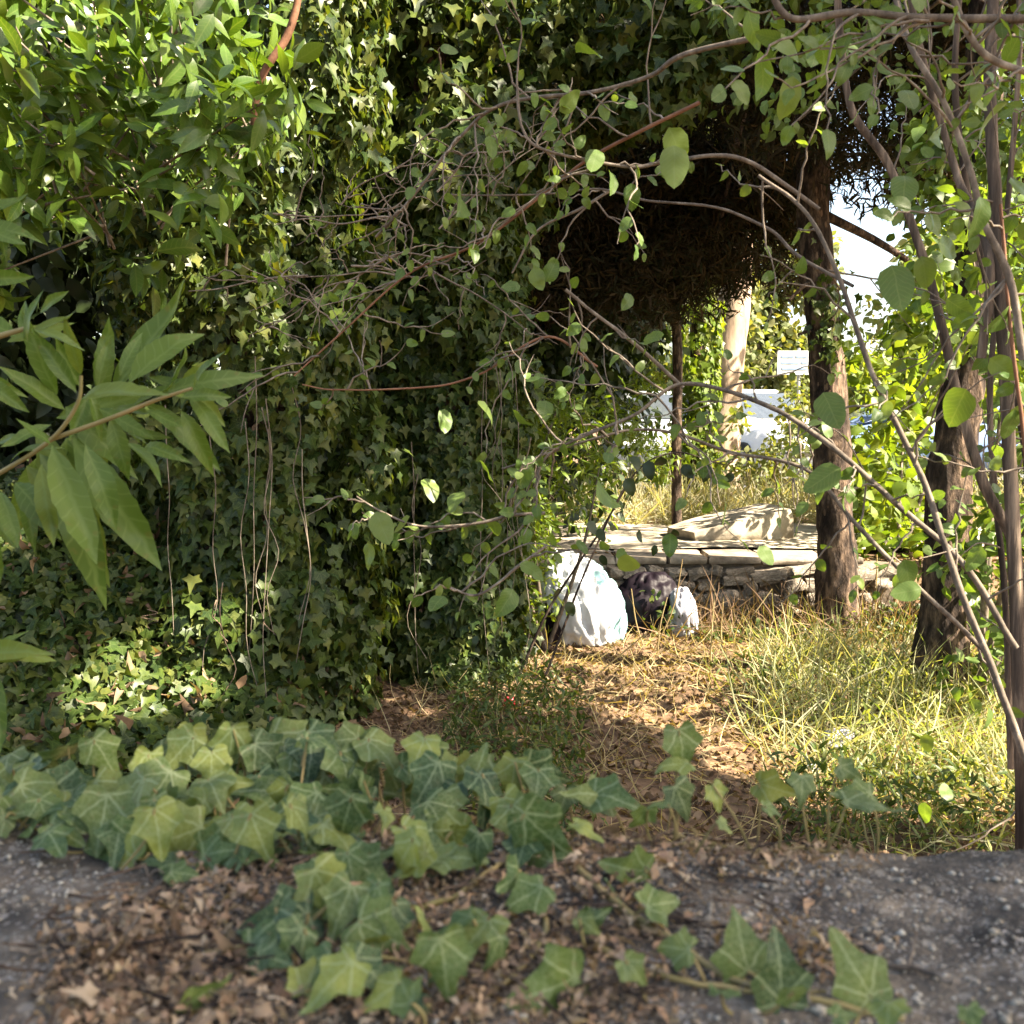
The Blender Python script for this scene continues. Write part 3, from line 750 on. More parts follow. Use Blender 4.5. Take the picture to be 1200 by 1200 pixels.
# -- centre ivy-clad tree with a wide ivy top
b = at(522, 830, 6.0); b[2] = 0
t = thing('ivy_tree', b, 'ivy-draped tree right of the dark gap with sunlit ivy top', 'tree', 'ivy-clad trunks')
trunk_part(t, [b, b + [0.03, 0.05, 1.5], b + [-0.1, 0.1, 3.2], b + [0.1, 0.1, 5.5]], [0.15, 0.13, 0.11, 0.06], M['bark'], 14, 0.15, n=30)
P, tip, nrm = column(b[0], b[1] + 0.1, 0.0, 3.0, lambda z: 0.36 + 0.06 * np.sin(z * 2.1 + 1) + 0.10 * np.clip(z - 1.6, 0, 1), 14000, seed=47)
P, tip, nrm = tufts(P, tip, nrm, b[0], b[1] + 0.1, 0.38, 0.15, 2.9, 45)
cs = np.array([at(rng.uniform(385, 790), rng.uniform(-90, 190), rng.uniform(5.7, 6.7)) for _ in range(58)] + [at(rng.uniform(640, 900), rng.uniform(-80, 110), rng.uniform(5.9, 6.8)) for _ in range(17)] + [at(rng.uniform(420, 640), rng.uniform(150, 420), rng.uniform(6.0, 6.6)) for _ in range(25)])
P2, O2 = clumps(cs, rng.uniform(0.16, 0.34, 100), np.full(100, 110), 0.3)
tip2 = nz(np.array([0, 0, -0.8]) + O2 * 0.3 + rnd(len(P2), 0.5)); nrm2 = nz(O2 + [0.1, -0.2, 0.5] + rnd(len(P2), 0.5))
P = np.vstack([P, P2]); tip = np.vstack([tip, tip2]); nrm = np.vstack([nrm, nrm2])
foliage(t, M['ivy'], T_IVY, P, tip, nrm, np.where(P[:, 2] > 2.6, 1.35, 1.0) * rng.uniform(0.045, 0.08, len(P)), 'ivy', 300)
hanging_stems(t, 8, (450, 620), (420, 830), 5.5, M['twig'])
# -- ivy bank at lower left
b = at(120, 880, 4.5); b[2] = 0
t = thing('ivy_bank', b, 'low mound of ivy in patchy sun at the foot of the laurel', 'ivy')
n = 9000; x = rng.uniform(-3.0, -0.95, n); y = rng.uniform(3.6, 5.6, n)
h = 1.05 * np.exp(-((x + 2.3) / 1.1) ** 2 - ((y - 5.2) / 0.9) ** 2) + 0.25 * fbm(np.column_stack([x, y, y * 0]), 1.6, 9) + 0.10
P = np.column_stack([x, y, np.maximum(h, 0.02) + rng.uniform(-0.06, 0.08, n)])
nrm = nz(np.array([0.25, -0.7, 0.7]) + rnd(n, 0.45)); tip = nz(np.array([0.1, -0.6, -0.6]) + rnd(n, 0.6))
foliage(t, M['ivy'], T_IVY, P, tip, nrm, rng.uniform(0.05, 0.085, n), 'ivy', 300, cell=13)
n = 700; i_ = rng.integers(0, len(P), n); Q = P[i_] + [0, -0.02, 0.03]
V, F, A = merged(T_DRY, Q, nz(rnd(n)), nz(rnd(n)), rng.uniform(0.03, 0.07, n)); part('dead_leaves', V, F, M['dry_leaf'], t, A, kind='stuff')
hanging_stems(t, 6, (30, 330), (650, 890), 4.4, M['bark'], 0.003, 'stem')

# -- laurel, upper left
b = at(-60, 900, 4.6); b[2] = 0
t = thing('laurel_tree', b, 'laurel with large glossy sunlit leaves over the ivy', 'tree')
trunk_part(t, [b, b + [0.0, 0.0, 1.2], at(-30, 330, 4.5), at(80, 150, 4.2), at(200, 40, 4.0), at(300, -60, 3.9)], [0.05, 0.045, 0.03, 0.02, 0.015, 0.01], M['twig'], 10, 0.12, n=50)
trunk_part(t, [at(295, 170, 3.55), at(305, 95, 3.5), at(335, 45, 3.5), at(348, 5, 3.5), at(352, -40, 3.5)], [0.012, 0.013, 0.013, 0.012, 0.012], M['red_twig'], 8, 0.1, n=24, name='branch')
C1 = []
while len(C1) < 165:
    px, py = rng.uniform(-60, 340), rng.uniform(-70, 340)
    if py > 330 - max(0, px - 170) * 0.9 or (60 < px < 190 and 235 < py < 330 and rng.random() < 0.85): continue
    C1.append(at(px, py, rng.uniform(3.2, 4.4)))
C1 = np.array(C1); nl = 12
P, tip, nrm = [], [], []
for c in C1:
    ax = nz(np.array([0.5, -0.35, 0.45]) + rng.normal(0, 0.5, 3))
    u = nz(np.cross(ax, [0.3, 0.1, 1])); v = np.cross(ax, u)
    for k in range(nl):
        a = k * 2.4; o = u * math.cos(a) + v * math.sin(a)
        P.append(c + ax * (k * 0.02 - 0.12) + rng.normal(0, 0.012, 3)); tip.append(o * rng.uniform(0.5, 1.0) + ax * rng.uniform(-0.2, 1.0) + np.array([0, 0, -0.3]) + rng.normal(0, 0.25, 3)); nrm.append(ax + o * -0.3 + rng.normal(0, 0.25, 3))
P = np.array(P); n = len(P)
foliage(t, M['laurel'], T_LAUREL, P, nz(tip), nz(nrm), rng.uniform(0.085, 0.145, n), 'laurel', 300, cell=12)
tw = []
for c in C1[::2]:
    s = at(180, 260, 3.9); mid = (c * 0.6 + s * 0.4) + rng.normal(0, 0.08, 3)
    tw.append(tube(smooth_path([mid - (c - mid) * 0.3, mid, c], 8), [0.006, 0.003], 5))
V, F = join(tw); part('twigs', V, F, M['twig'], t, kind='stuff')

# -- near laurel spray reaching in from the left
b = at(-80, 620, 1.35)
t = thing('laurel_branch', b, 'near laurel branch with long serrated leaves reaching in from the side', 'branch')
def px_tube(root, pts, r, mat, name='branch', seg=7, bump=0.1):
    P = pxpath(pts); V, F = tube(P, r, seg, bump, 30, 3); return part(name, V, F, mat, root)
px_tube(t, [(-80, 600, 1.4), (-10, 560, 1.36), (40, 530, 1.33), (70, 505, 1.31), (92, 470, 1.30), (95, 440, 1.3)], [0.0036, 0.0022], M['petiole'])
px_tube(t, [(60, 515, 1.32), (130, 490, 1.30), (180, 470, 1.29), (225, 455, 1.28)], [0.0032, 0.002], M['petiole'])
px_tube(t, [(-80, 420, 1.4), (-20, 400, 1.35), (30, 385, 1.32)], [0.006, 0.003], M['petiole'])
px_tube(t, [(-60, 800, 1.2), (-15, 775, 1.18), (0, 765, 1.17)], [0.005, 0.003], M['petiole'])
LV = [((90, 460), (38, 388)), ((95, 455), (60, 395)), ((115, 455), (128, 392)), ((105, 460), (120, 520)), ((88, 515), (186, 668)), ((60, 522), (122, 668)), ((18, 565), (64, 618)), ((115, 478), (180, 513)),
      ((150, 450), (222, 376)), ((195, 458), (292, 432)), ((212, 465), (272, 462)), ((228, 468), (268, 528)), ((212, 480), (252, 556)), ((0, 575), (28, 648)), ((-30, 440), (34, 480)), ((92, 465), (198, 460)),
      ((150, 520), (190, 545)), ((168, 522), (212, 533)), ((30, 400), (30, 340)), ((20, 395), (-40, 360)), ((35, 390), (95, 372)), ((40, 385), (100, 410)), ((10, 540), (50, 505)), ((60, 520), (20, 490)), ((-20, 250), (36, 232)), ((-30, 330), (36, 322)),
      ((-25, 265), (30, 285)), ((0, 765), (70, 770)), ((-12, 765), (34, 738)), ((-10, 790), (8, 862)), ((-10, 600), (-5, 690)), ((130, 490), (150, 560)), ((140, 440), (165, 385)), ((60, 500), (0, 520)), ((95, 440), (75, 372)), ((225, 456), (262, 410)), ((170, 480), (215, 500)), ((100, 520), (140, 620)), ((50, 545), (60, 640))]
LV += [((30 + 12 * k, 545 - 8 * k), (30 + 12 * k + rng.uniform(-70, 70), 545 - 8 * k + rng.uniform(40, 110))) for k in range(7)] + [((x_, 490 - (x_ - 100) * 0.28), (x_ + rng.uniform(10, 75), 490 - (x_ - 100) * 0.28 + rng.uniform(-60, 75))) for x_ in range(100, 225, 14)]
LV += [((a[0] - rng.uniform(-12, 40), a[1] + rng.uniform(-30, 30)), (e[0] - rng.uniform(-15, 50), e[1] + rng.uniform(-40, 40))) for a, e in LV[:30]]
P, tip, nrm, sz = [], [], [], []
for i_, (a, e) in enumerate(LV):
    Y = (1.3 if i_ < 39 else 1.42) + rng.uniform(-0.05, 0.07) if a[1] < 740 else 1.17
    A = at(*a, Y); E = at(*e, Y + rng.uniform(-0.05, 0.03))
    P.append(A); tip.append(E - A); sz.append(np.linalg.norm(E - A)); nrm.append(np.array([0.2, -0.85, 0.45]) + rng.normal(0, 0.22, 3))
single_leaves(t, 'laurel_near', T_LAUREL_NEAR, M['laurel_near'], np.array(P), np.array(tip), nz(nrm), np.array(sz))

# ---- generic clump shrub
def clump_shrub(name, label, cat, base, cs, rads, m, mat, temps, key, size, singles=200, stems=6, group=None, cell=11, up=0.6, hang=0.3):
    t = thing(name, base, label, cat, group)
    for c in cs[:: max(1, len(cs) // max(stems, 1))][:stems]:
        V, F = tube(smooth_path([np.array(base), (np.array(base) + c) / 2 + rng.normal(0, 0.1, 3), c], 10), [0.018, 0.005], 6); part('stem', V, F, M['twig'], t)
    P, O = clumps(cs, rads, np.full(len(cs), m), 0.2); tip, nrm = leaf_dirs(len(P), O, up=up, hang=hang)
    foliage(t, mat, temps, P, tip, nrm, rng.uniform(*size, len(P)), key, singles, cell=cell)
    return t
def pts_in(k, xr, yr, Yr):
    return np.array([at(rng.uniform(*xr), rng.uniform(*yr), rng.uniform(*Yr)) for _ in range(k)])
b = at(640, 760, 6.7); b[2] = 0
cs = np.vstack([pts_in(22, (590, 632), (600, 740), (6.3, 6.9)), pts_in(20, (590, 710), (470, 600), (6.4, 7.2)), pts_in(10, (690, 780), (430, 560), (8.2, 9))])
clump_shrub('privet_shrub', 'bright yellow-green narrow-leaved shrub beside the white bag', 'shrub', b, cs, rng.uniform(0.10, 0.22, len(cs)), 75, M['bright_leaf'], T_NARROW, 'narrow', (0.05, 0.10), 250)
b = at(1050, 740, 8.6); b[2] = 0.3
cs = np.vstack([pts_in(45, (1005, 1110), (420, 690), (9.0, 10.6)), pts_in(15, (1060, 1130), (330, 480), (9.0, 10.6)), pts_in(24, (1115, 1230), (240, 470), (8.6, 10.6)), pts_in(10, (1000, 1040), (640, 740), (8.3, 9)), pts_in(18, (1000, 1110), (620, 735), (7.9, 8.6)), pts_in(10, (1000, 1060), (430, 620), (8.0, 8.8))])
clump_shrub('broadleaf_shrub', 'sunlit yellow-green shrub filling the gap between the two trunks', 'shrub', b, cs, rng.uniform(0.16, 0.34, len(cs)), 42, M['bright_leaf'], T_OVAL, 'oval', (0.07, 0.15), 300)
b = at(1150, 780, 5.4); b[2] = 0
cs = np.vstack([pts_in(40, (1130, 1290), (460, 780), (4.6, 6.2)), pts_in(30, (1085, 1230), (120, 430), (4.4, 5.3))])
clump_shrub('leafy_shrub', 'mid-green shrub behind the peeling stems', 'shrub', b, cs, rng.uniform(0.10, 0.24, len(cs)), 34, M['shrub_leaf'], T_OVAL, 'oval', (0.05, 0.10), 200)
b = at(1290, -120, 5.6)
cs = np.vstack([pts_in(34, (840, 1230), (-70, 175), (4.6, 6.3)), pts_in(10, (1060, 1200), (150, 250), (4.8, 6.0))])
clump_shrub('overhanging_bough', 'leafy green bough hanging in across the top corner before the dark canopy', 'bough', b, cs, rng.uniform(0.12, 0.26, len(cs)), 34, M['shrub_leaf'], T_OVAL, 'oval', (0.04, 0.085), 250, stems=12, hang=0.6)
b = at(1180, 560, 12); b[2] = 0.4
cs = pts_in(40, (1170, 1420), (160, 560), (11, 14))
clump_shrub('hedge_tree', 'tall pale green shrubbery behind the second trunk', 'tree', b, cs, rng.uniform(0.4, 0.8, len(cs)), 60, M['bright_leaf'], T_OVAL, 'oval', (0.12, 0.2), 100)

# ---- far trees beyond the street
for (px, Y, w, ytop, ybot, lab, mat) in ((884, 26, 1.5, 270, 500, 'hazy olive tree across the street by the sign', 'far_leaf'), (1010, 34, 2.4, 418, 505, 'low far tree under the patch of sky', 'far_leaf'), (1135, 24, 1.8, 360, 505, 'far yellow-green tree right of the sky gap', 'bright_leaf'),
                                         (760, 24, 2.6, 300, 500, 'far tree left of the pale trunk', 'far_leaf'), (650, 20, 3.0, 150, 500, 'far tree hidden behind the bramble', 'far_leaf'), (1200, 22, 3.0, 120, 505, 'far tall tree at the edge behind the peeling stems', 'far_leaf'), (500, 19, 3.0, 60, 500, 'far tree behind the centre ivy', 'dark_leaf'), (960, 40, 4.0, 400, 505, 'farthest tree line clump behind the first pine', 'far_leaf')):
    b = at(px, 560, Y); b[2] = 0.4
    t = thing('street_tree', b, lab, 'tree', 'trees beyond the street')
    zt = at(px, ytop, Y)[2]; zb = max(0.6, at(px, ybot, Y)[2])
    trunk_part(t, [b, b + [0, 0, (zt - 0.4) * 0.8]], [0.14, 0.06], M['pale_bark'], 8, 0.1, n=8)
    k = 46
    a = rng.uniform(0, 2 * np.pi, k); rr = w * np.sqrt(rng.random(k)); zz = rng.uniform(zb, zt - 0.3, k)
    cs = np.column_stack([b[0] + rr * np.cos(a), b[1] + rr * np.sin(a) * 0.7, zz])
    P, O = clumps(cs, rng.uniform(0.35, 0.75, k), np.full(k, 170), 0.3); tip, nrm = leaf_dirs(len(P), O)
    foliage(t, M[mat], T_OVAL, P, tip, nrm, rng.uniform(0.14, 0.26, len(P)), 'oval', 0, rest='crown')

b = at(860, 548, 12.8); b[2] = 0.5
cs = np.vstack([pts_in(9, (735, 830), (500, 550), (11.5, 13.4)), pts_in(26, (840, 960), (485, 565), (11.5, 13.4)), pts_in(5, (910, 960), (460, 510), (12, 13.4))])
clump_shrub('verge_shrub', 'low sunlit shrub on the verge in front of the white car', 'shrub', b, cs, rng.uniform(0.14, 0.32, len(cs)), 40, M['far_leaf'], T_OVAL, 'oval', (0.05, 0.10), 150)

# ---- parked cars
def car(loc, rz, paint, label):
    t = thing('parked_car', loc, label, 'car', 'cars parked along the street')
    t.rotation_euler = (0, 0, rz)
    def loft(secs, name, mat, parent):
        n = len(secs[0]); V = np.array(secs, float).reshape(-1, 3); F = []
        for i in range(len(secs) - 1):
            for j in range(n):
                F.append([i * n + j, i * n + (j + 1) % n, (i + 1) * n + (j + 1) % n, (i + 1) * n + j])
        me = mesh(name, V, np.array(F), mat); me.polygons.foreach_set('use_smooth', np.ones(len(F), bool))
        return link(name, me, parent)
    def sec(x, hw, z0, z1, tuck=0.9):
        return [(x, -hw * 0.92, z0), (x, -hw, z0 + 0.15), (x, -hw, (z0 + z1) / 2), (x, -hw * tuck, z1 - 0.05), (x, -hw * tuck * 0.8, z1), (x, hw * tuck * 0.8, z1), (x, hw * tuck, z1 - 0.05), (x, hw, (z0 + z1) / 2), (x, hw, z0 + 0.15), (x, hw * 0.92, z0)]
    body = loft([[(-2.02, 0, 0.5)] * 10, sec(-2.0, 0.70, 0.32, 0.72), sec(-1.85, 0.82, 0.24, 0.86), sec(-1.0, 0.86, 0.2, 0.93), sec(0, 0.87, 0.2, 0.93), sec(0.9, 0.86, 0.2, 0.92), sec(1.55, 0.84, 0.2, 0.80), sec(1.92, 0.78, 0.25, 0.68), sec(2.05, 0.62, 0.34, 0.58), [(2.06, 0, 0.48)] * 10], 'body', paint, t)
    cab = loft([[(-1.75, 0, 0.92)] * 10, sec(-1.74, 0.74, 0.86, 0.95), sec(-1.35, 0.74, 0.86, 1.36, 0.8), sec(-0.6, 0.75, 0.86, 1.45, 0.78), sec(0.15, 0.75, 0.86, 1.43, 0.78), sec(0.55, 0.75, 0.86, 1.25, 0.8), sec(1.05, 0.74, 0.86, 0.93), [(1.06, 0, 0.9)] * 10], 'cabin', paint, t)
    def quad(name, pts, mat, parent):
        V = np.array(pts, float); n = len(V); return link(name, mesh(name, V, np.array([list(range(n))]), mat, smooth=False), parent)
    quad('windscreen', [(1.02, -0.62, 0.97), (1.02, 0.62, 0.97), (0.36, 0.50, 1.37), (0.36, -0.50, 1.37)], M['car_glass'], t)
    quad('rear_window', [(-1.78, -0.60, 0.98), (-1.44, -0.50, 1.33), (-1.44, 0.50, 1.33), (-1.78, 0.60, 0.98)], M['car_glass'], t)
    for s in (-1, 1):
        quad('side_window', [(0.78, s * 0.765, 0.97), (0.22, s * 0.70, 1.33), (-0.38, s * 0.705, 1.36), (-0.42, s * 0.775, 0.97)][::s], M['car_glass'], t)
        quad('side_window', [(-0.50, s * 0.775, 0.97), (-0.46, s * 0.705, 1.36), (-1.20, s * 0.70, 1.30), (-1.45, s * 0.765, 0.98)][::s], M['car_glass'], t)
        V, F = box((1.93, s * 0.56, 0.62), (0.16, 0.34, 0.12), -s * 0.35, 0.3, 1, 0, 2); link('headlight', mesh('headlight', V, F, M['lamp']), t)
        V, F = box((-1.94, s * 0.60, 0.74), (0.12, 0.26, 0.16), s * 0.2, 0.3, 1, 0, 2); link('tail_light', mesh('tail_light', V, F, M['red_lamp']), t)
        for x in (-1.25, 1.28):
            w = link('wheel', None, t); a = np.linspace(0, 2 * np.pi, 21)
            def ring(rs, ys):
                Vv = []
                for r, y in zip(rs, ys): Vv.append(np.column_stack([x + r * np.cos(a[:-1]), np.full(20, s * y), 0.31 + r * np.sin(a[:-1])]))
                i = np.arange(len(rs) - 1)[:, None] * 20; j = np.arange(20)[None]; j2 = (j + 1) % 20
                return np.vstack(Vv), np.stack([i + j, i + j2, i + 20 + j2, i + 20 + j], -1).reshape(-1, 4)
            V, F = ring([0.2, 0.29, 0.31, 0.31, 0.29, 0.2], [0.88, 0.885, 0.86, 0.70, 0.68, 0.68]); link('tyre', mesh('tyre', V, F, M['rubber']), w)
            V, F = ring([0.01, 0.06, 0.12, 0.2], [0.87, 0.875, 0.855, 0.875]); link('rim', mesh('rim', V, F, M['rim']), w)
    for s in (-1, 1):
        V, F = box((0.62, s * 0.93, 0.98), (0.12, 0.2, 0.13), 0, 0.4, 2, 0, 2); link('mirror', mesh('mirror', V, F, paint), t)
    return t
cx = at(872, 520, 17.0); car((cx[0], 17.0, 0.56), math.radians(-70), M['white_paint'], 'white car parked right of the pale leaning trunk')
cx = at(772, 520, 18.0); car((cx[0], 18.0, 0.56), math.radians(-95), M['silver_paint'], 'pale silver car left of the slim dark trunk')
cx = at(1085, 520, 15.6); car((cx[0], 15.8, 0.56), math.radians(175), M['blue_paint'], 'blue car glimpsed through the sunlit shrub')

# ---- street sign
b = at(936, 540, 14.2); b[2] = 0.5
t = thing('street_sign', b, 'small pale sign board on a thin grey post by the pine', 'sign')
V, F = tube(np.array([b, at(936, 408, 14.2)]), 0.022, 8); part('post', V, F, M['galvanised'], t)
c = at(931, 425, 14.17); V, F = box(c, (0.46, 0.02, 0.32), 0.0, 0.0); part('board', V, F, M['sign'], t)
for k, (dx, w, dz) in enumerate(((-0.10, 0.16, 0.08), (0.09, 0.15, 0.08), (-0.06, 0.24, 0.0), (0.13, 0.08, 0.0), (0.0, 0.34, -0.08))):
    V, F = box(c + [dx, -0.013, dz], (w, 0.004, 0.028)); part('printed_line', V, F, M['sign_print'], t)

# ================================================================== RUBBISH
def blob(c, s, seed, lump=0.25, crease=0.10, lean=0.0, nu=56, nv=36, flatten=-0.55):
    u = np.linspace(0, 2 * np.pi, nu, endpoint=False); v = np.linspace(0.001, np.pi - 0.001, nv)
    U, W = np.meshgrid(u, v)
    D = np.stack([np.cos(U) * np.sin(W), np.sin(U) * np.sin(W), np.cos(W)], -1)
    r = 1 + lump * 2 * fbm(D + seed * 3.1, 1.6, seed, 2) - crease * np.abs(fbm(D * [1.3, 1.3, 0.35] + seed, 4.0, seed + 5, 3)) * 4
    V = D * r[..., None]
    V[..., 2] = np.where(V[..., 2] < flatten, flatten + (V[..., 2] - flatten) * 0.1, V[..., 2])
    V[..., 0] += lean * V[..., 2]
    V = V * np.array(s) + np.array(c) + [0, 0, -flatten * s[2]]
    i = np.arange(nv - 1)[:, None] * nu; j = np.arange(nu)[None]; j2 = (j + 1) % nu
    return V.reshape(-1, 3), np.stack([i + j, i + nu + j, i + nu + j2, i + j2], -1).reshape(-1, 4)
def gpt(px, py):
    Y = 6.0
    for _ in range(6):
        p = at(px, py, Y); z = float(ground_z(np.array([p[0]]), np.array([p[1]]))[0])
        Y = Y * (CAM[2] - z) / max(CAM[2] - p[2], 1e-3)
    p = at(px, py, Y); p[2] = z; return p
c = gpt(680, 750)
V, F = blob(c, (0.30, 0.25, 0.37), 4, 0.16, 0.16, -0.26, 80, 56)
fc = V[F].mean(1); side = (fc[:, 0] + 0.3 * (fc[:, 2] - c[2] - 0.18) - c[0] > 0.175)
t = thing('rubbish_bag', c, 'large crumpled white plastic bag on the ground by the shrub', 'bag')
part('sack', V, F[~side], M['white_bag'], t); part('side_panel', V, F[side], M['teal_bag'], t)['label'] = 'pale teal side of the bag'
V, F = tube(smooth_path([c + [-0.13, 0, 0.5], c + [-0.15, -0.01, 0.55], c + [-0.19, 0.0, 0.585]], 8), [0.05, 0.02, 0.045], 10, 0.4, 25); part('tied_neck', V, F, M['white_bag'], t)
c = gpt(645, 750); V, F = blob(c + [0, -0.10, 0], (0.10, 0.14, 0.20), 9, 0.2, 0.14, -0.1)
tag(part('rubbish_bag', V, F, M['black_bag'], None), 'small black bag tucked against the white bag', 'bag')
c = gpt(760, 742); V, F = blob(c + [0, 0.12, 0], (0.26, 0.22, 0.26), 13, 0.22, 0.14, 0.1)
tag(part('rubbish_bag', V, F, M['black_bag'], None), 'dark purple-black bag slumped beside the stone wall', 'bag')
c = gpt(800, 746); V, F = blob(c + [0, -0.03, 0.02], (0.11, 0.13, 0.22), 17, 0.25, 0.15, -0.25)
tag(part('rubbish_bag', V, F, M['grey_bag'], None), 'small crumpled grey-white bag leaning on the dark bag', 'bag')
c = gpt(978, 878); V, F = blob(c + [0, 0, 0.02], (0.075, 0.06, 0.055), 21, 0.5, 0.3, 0.2)
tag(part('plastic_scrap', V, F, M['grey_bag'], None), 'crumpled pale plastic scrap lying in the grass', 'litter')
c = gpt(950, 903); V, F = blob(c, (0.05, 0.03, 0.02), 23, 0.5, 0.3, 0.2)
tag(part('paper_scrap', V, F, M['white_bag'], None), 'tiny white scrap in the weeds above the ivy', 'litter')
c = gpt(597, 828); V, F = blob(c, (0.035, 0.025, 0.035), 25, 0.4, 0.25)
tag(part('red_wrapper', V, F, M['red_wrap'], None), 'small red wrapper on the brown leaves', 'litter')

# ================================================================== GROUND LITTER AND GRASS
def on_ground(x, y):
    return np.column_stack([x, y, ground_z(x, y)])
n = 26000; x = rng.uniform(-3.0, 4.2, n); y = rng.uniform(3.2, 8.2, n) ** 1.0
P = on_ground(x, y) + [0, 0, 0.012]
V, F, A = merged(T_DRY, P, nz(rnd(n) * [1, 1, 0.3]), nz(rnd(n, 0.5) + [0, 0, 0.8]), rng.uniform(0.02, 0.055, n))
tag(part('leaf_litter', V, F, M['dry_leaf'], None, A), 'fallen brown leaves covering the ground', kind='stuff')
# dry straw
n = 13000; x = rng.uniform(-0.6, 4.2, n); y = rng.uniform(3.6, 7.9, n)
dens = noise(np.column_stack([x, y, x * 0]), 1.1, 61) * 0.7 + 0.5 * np.clip((x - 0.2) / 2.0, 0, 1)
k = rng.random(n) < np.clip(dens, 0.1, 1); x, y = x[k], y[k]; n = len(x)
P = on_ground(x, y)
tip = nz(rnd(n) * [1, 1, 0.25] + [0.0, -0.1, 0.35]); sz = rng.uniform(0.06, 0.26, n)
V, F, A = merged(T_BLADE, P, tip, nz(rnd(n)), sz)
tag(part('dry_grass', V, F, M['dry_grass'], None, A), 'straw-coloured dry grass over the clearing', kind='stuff')
# verge grass beyond the terrace
n = 12000; x = rng.uniform(-1, 8, n); y = rng.uniform(10.4, 13.6, n); P = on_ground(x, y)
V, F, A = merged(T_BLADE, P, nz(rnd(n) * [1, 1, 0.3] + [0, 0, 0.9]), nz(rnd(n)), rng.uniform(0.2, 0.65, n))
tag(part('verge_grass', V, F, M['verge'], None, A), 'tall dry grass behind the pale path', kind='stuff')
# weeds
cl = rng.uniform([0.7, 3.4], [4.3, 7.4], (900, 2))
cl = cl[(noise(np.column_stack([cl, cl[:, :1] * 0]), 0.9, 71) + 0.25 * (cl[:, 0] > 1.2)) > 0.42]
cl = cl[(cl[:, 0] > 0.75 + (cl[:, 1] - 4) * 0.42) & ((cl[:, 1] < 6.0) | (rng.random(len(cl)) < 0.25))]
P, O = [], []
for cx_, cy_ in cl:
    m = 22; h = rng.uniform(0.06, 0.28)
    q = np.column_stack([cx_ + rng.normal(0, 0.06, m), cy_ + rng.normal(0, 0.06, m), rng.uniform(0.01, h, m)]); q[:, 2] += ground_z(q[:, 0], q[:, 1]); P.append(q)
P = np.vstack(P); n = len(P)
V, F, A = merged(T_NARROW, P, nz(rnd(n) + [0, 0, 0.5]), nz(rnd(n, 0.5) + [0, 0, 0.8]), rng.uniform(0.02, 0.06, n))
tag(part('weeds', V, F, M['weed'], None, A), 'yellow-green weeds in the sunny clearing', kind='stuff')
n = 9000; x = rng.uniform(0.8, 4.2, n); y = rng.uniform(3.4, 7.2, n); k = (x > 0.75 + (y - 4) * 0.35) & (noise(np.column_stack([x, y, x * 0]), 1.3, 73) > 0.38); x, y = x[k], y[k]; n = len(x)
V, F, A = merged(T_BLADE, on_ground(x, y), nz(rnd(n) * [1, 1, 0.3] + [0.1, 0, 0.8]), nz(rnd(n)), rng.uniform(0.12, 0.42, n))
tag(part('wispy_grass', V, F, M['wispy'], None, A), 'wispy pale green and straw grass in the sunny clearing', kind='stuff')
n = 1500; x = rng.uniform(0.95, 3.4, n); y = rng.uniform(6.9, 7.68, n)
V, F, A = merged(T_BLADE, on_ground(x, y), nz(rnd(n) * [1, 1, 0.4] + [0, 0, 0.6]), nz(rnd(n)), rng.uniform(0.15, 0.5, n))
tag(part('wall_foot_grass', V, F, M['dry_leaf'], None, A), 'brown dead stems tangled in front of the rubble wall', kind='stuff')
# weeds in the shaded middle
n = 8500; x = rng.uniform(-0.3, 1.8, n); y = rng.uniform(3.4, 5.6, n); k = noise(np.column_stack([x, y, x * 0]), 1.6, 77) > 0.45; x, y = x[k], y[k]; n = len(x)
P = on_ground(x, y) + np.column_stack([x * 0, x * 0, rng.uniform(0, 0.22, n)])
V, F, A = merged(T_NARROW, P, nz(rnd(n) + [0, 0, 0.4]), nz(rnd(n, 0.5) + [0, 0, 0.8]), rng.uniform(0.03, 0.07, n))
tag(part('undergrowth', V, F, M['ivy'], None, A), 'low green undergrowth on the shaded leaf litter', kind='stuff')
# greenery at the foot of the stone wall
n = 3000; x = rng.uniform(0.9, 3.8, n); y = rng.uniform(6.9, 7.72, n); P = on_ground(x, y) + np.column_stack([x * 0, x * 0, rng.uniform(0, 0.5, n) * noise(np.column_stack([x, x * 0, x * 0]), 2.2, 5)])
V, F, A = merged(T_OVAL, P, nz(rnd(n) + [0, -0.3, 0.2]), nz(rnd(n, 0.5) + [0, -0.3, 0.7]), rng.uniform(0.03, 0.07, n))
tag(part('wall_foot_plants', V, F, M['ivy'], None, A), 'small leafy plants along the foot of the rubble wall', kind='stuff')

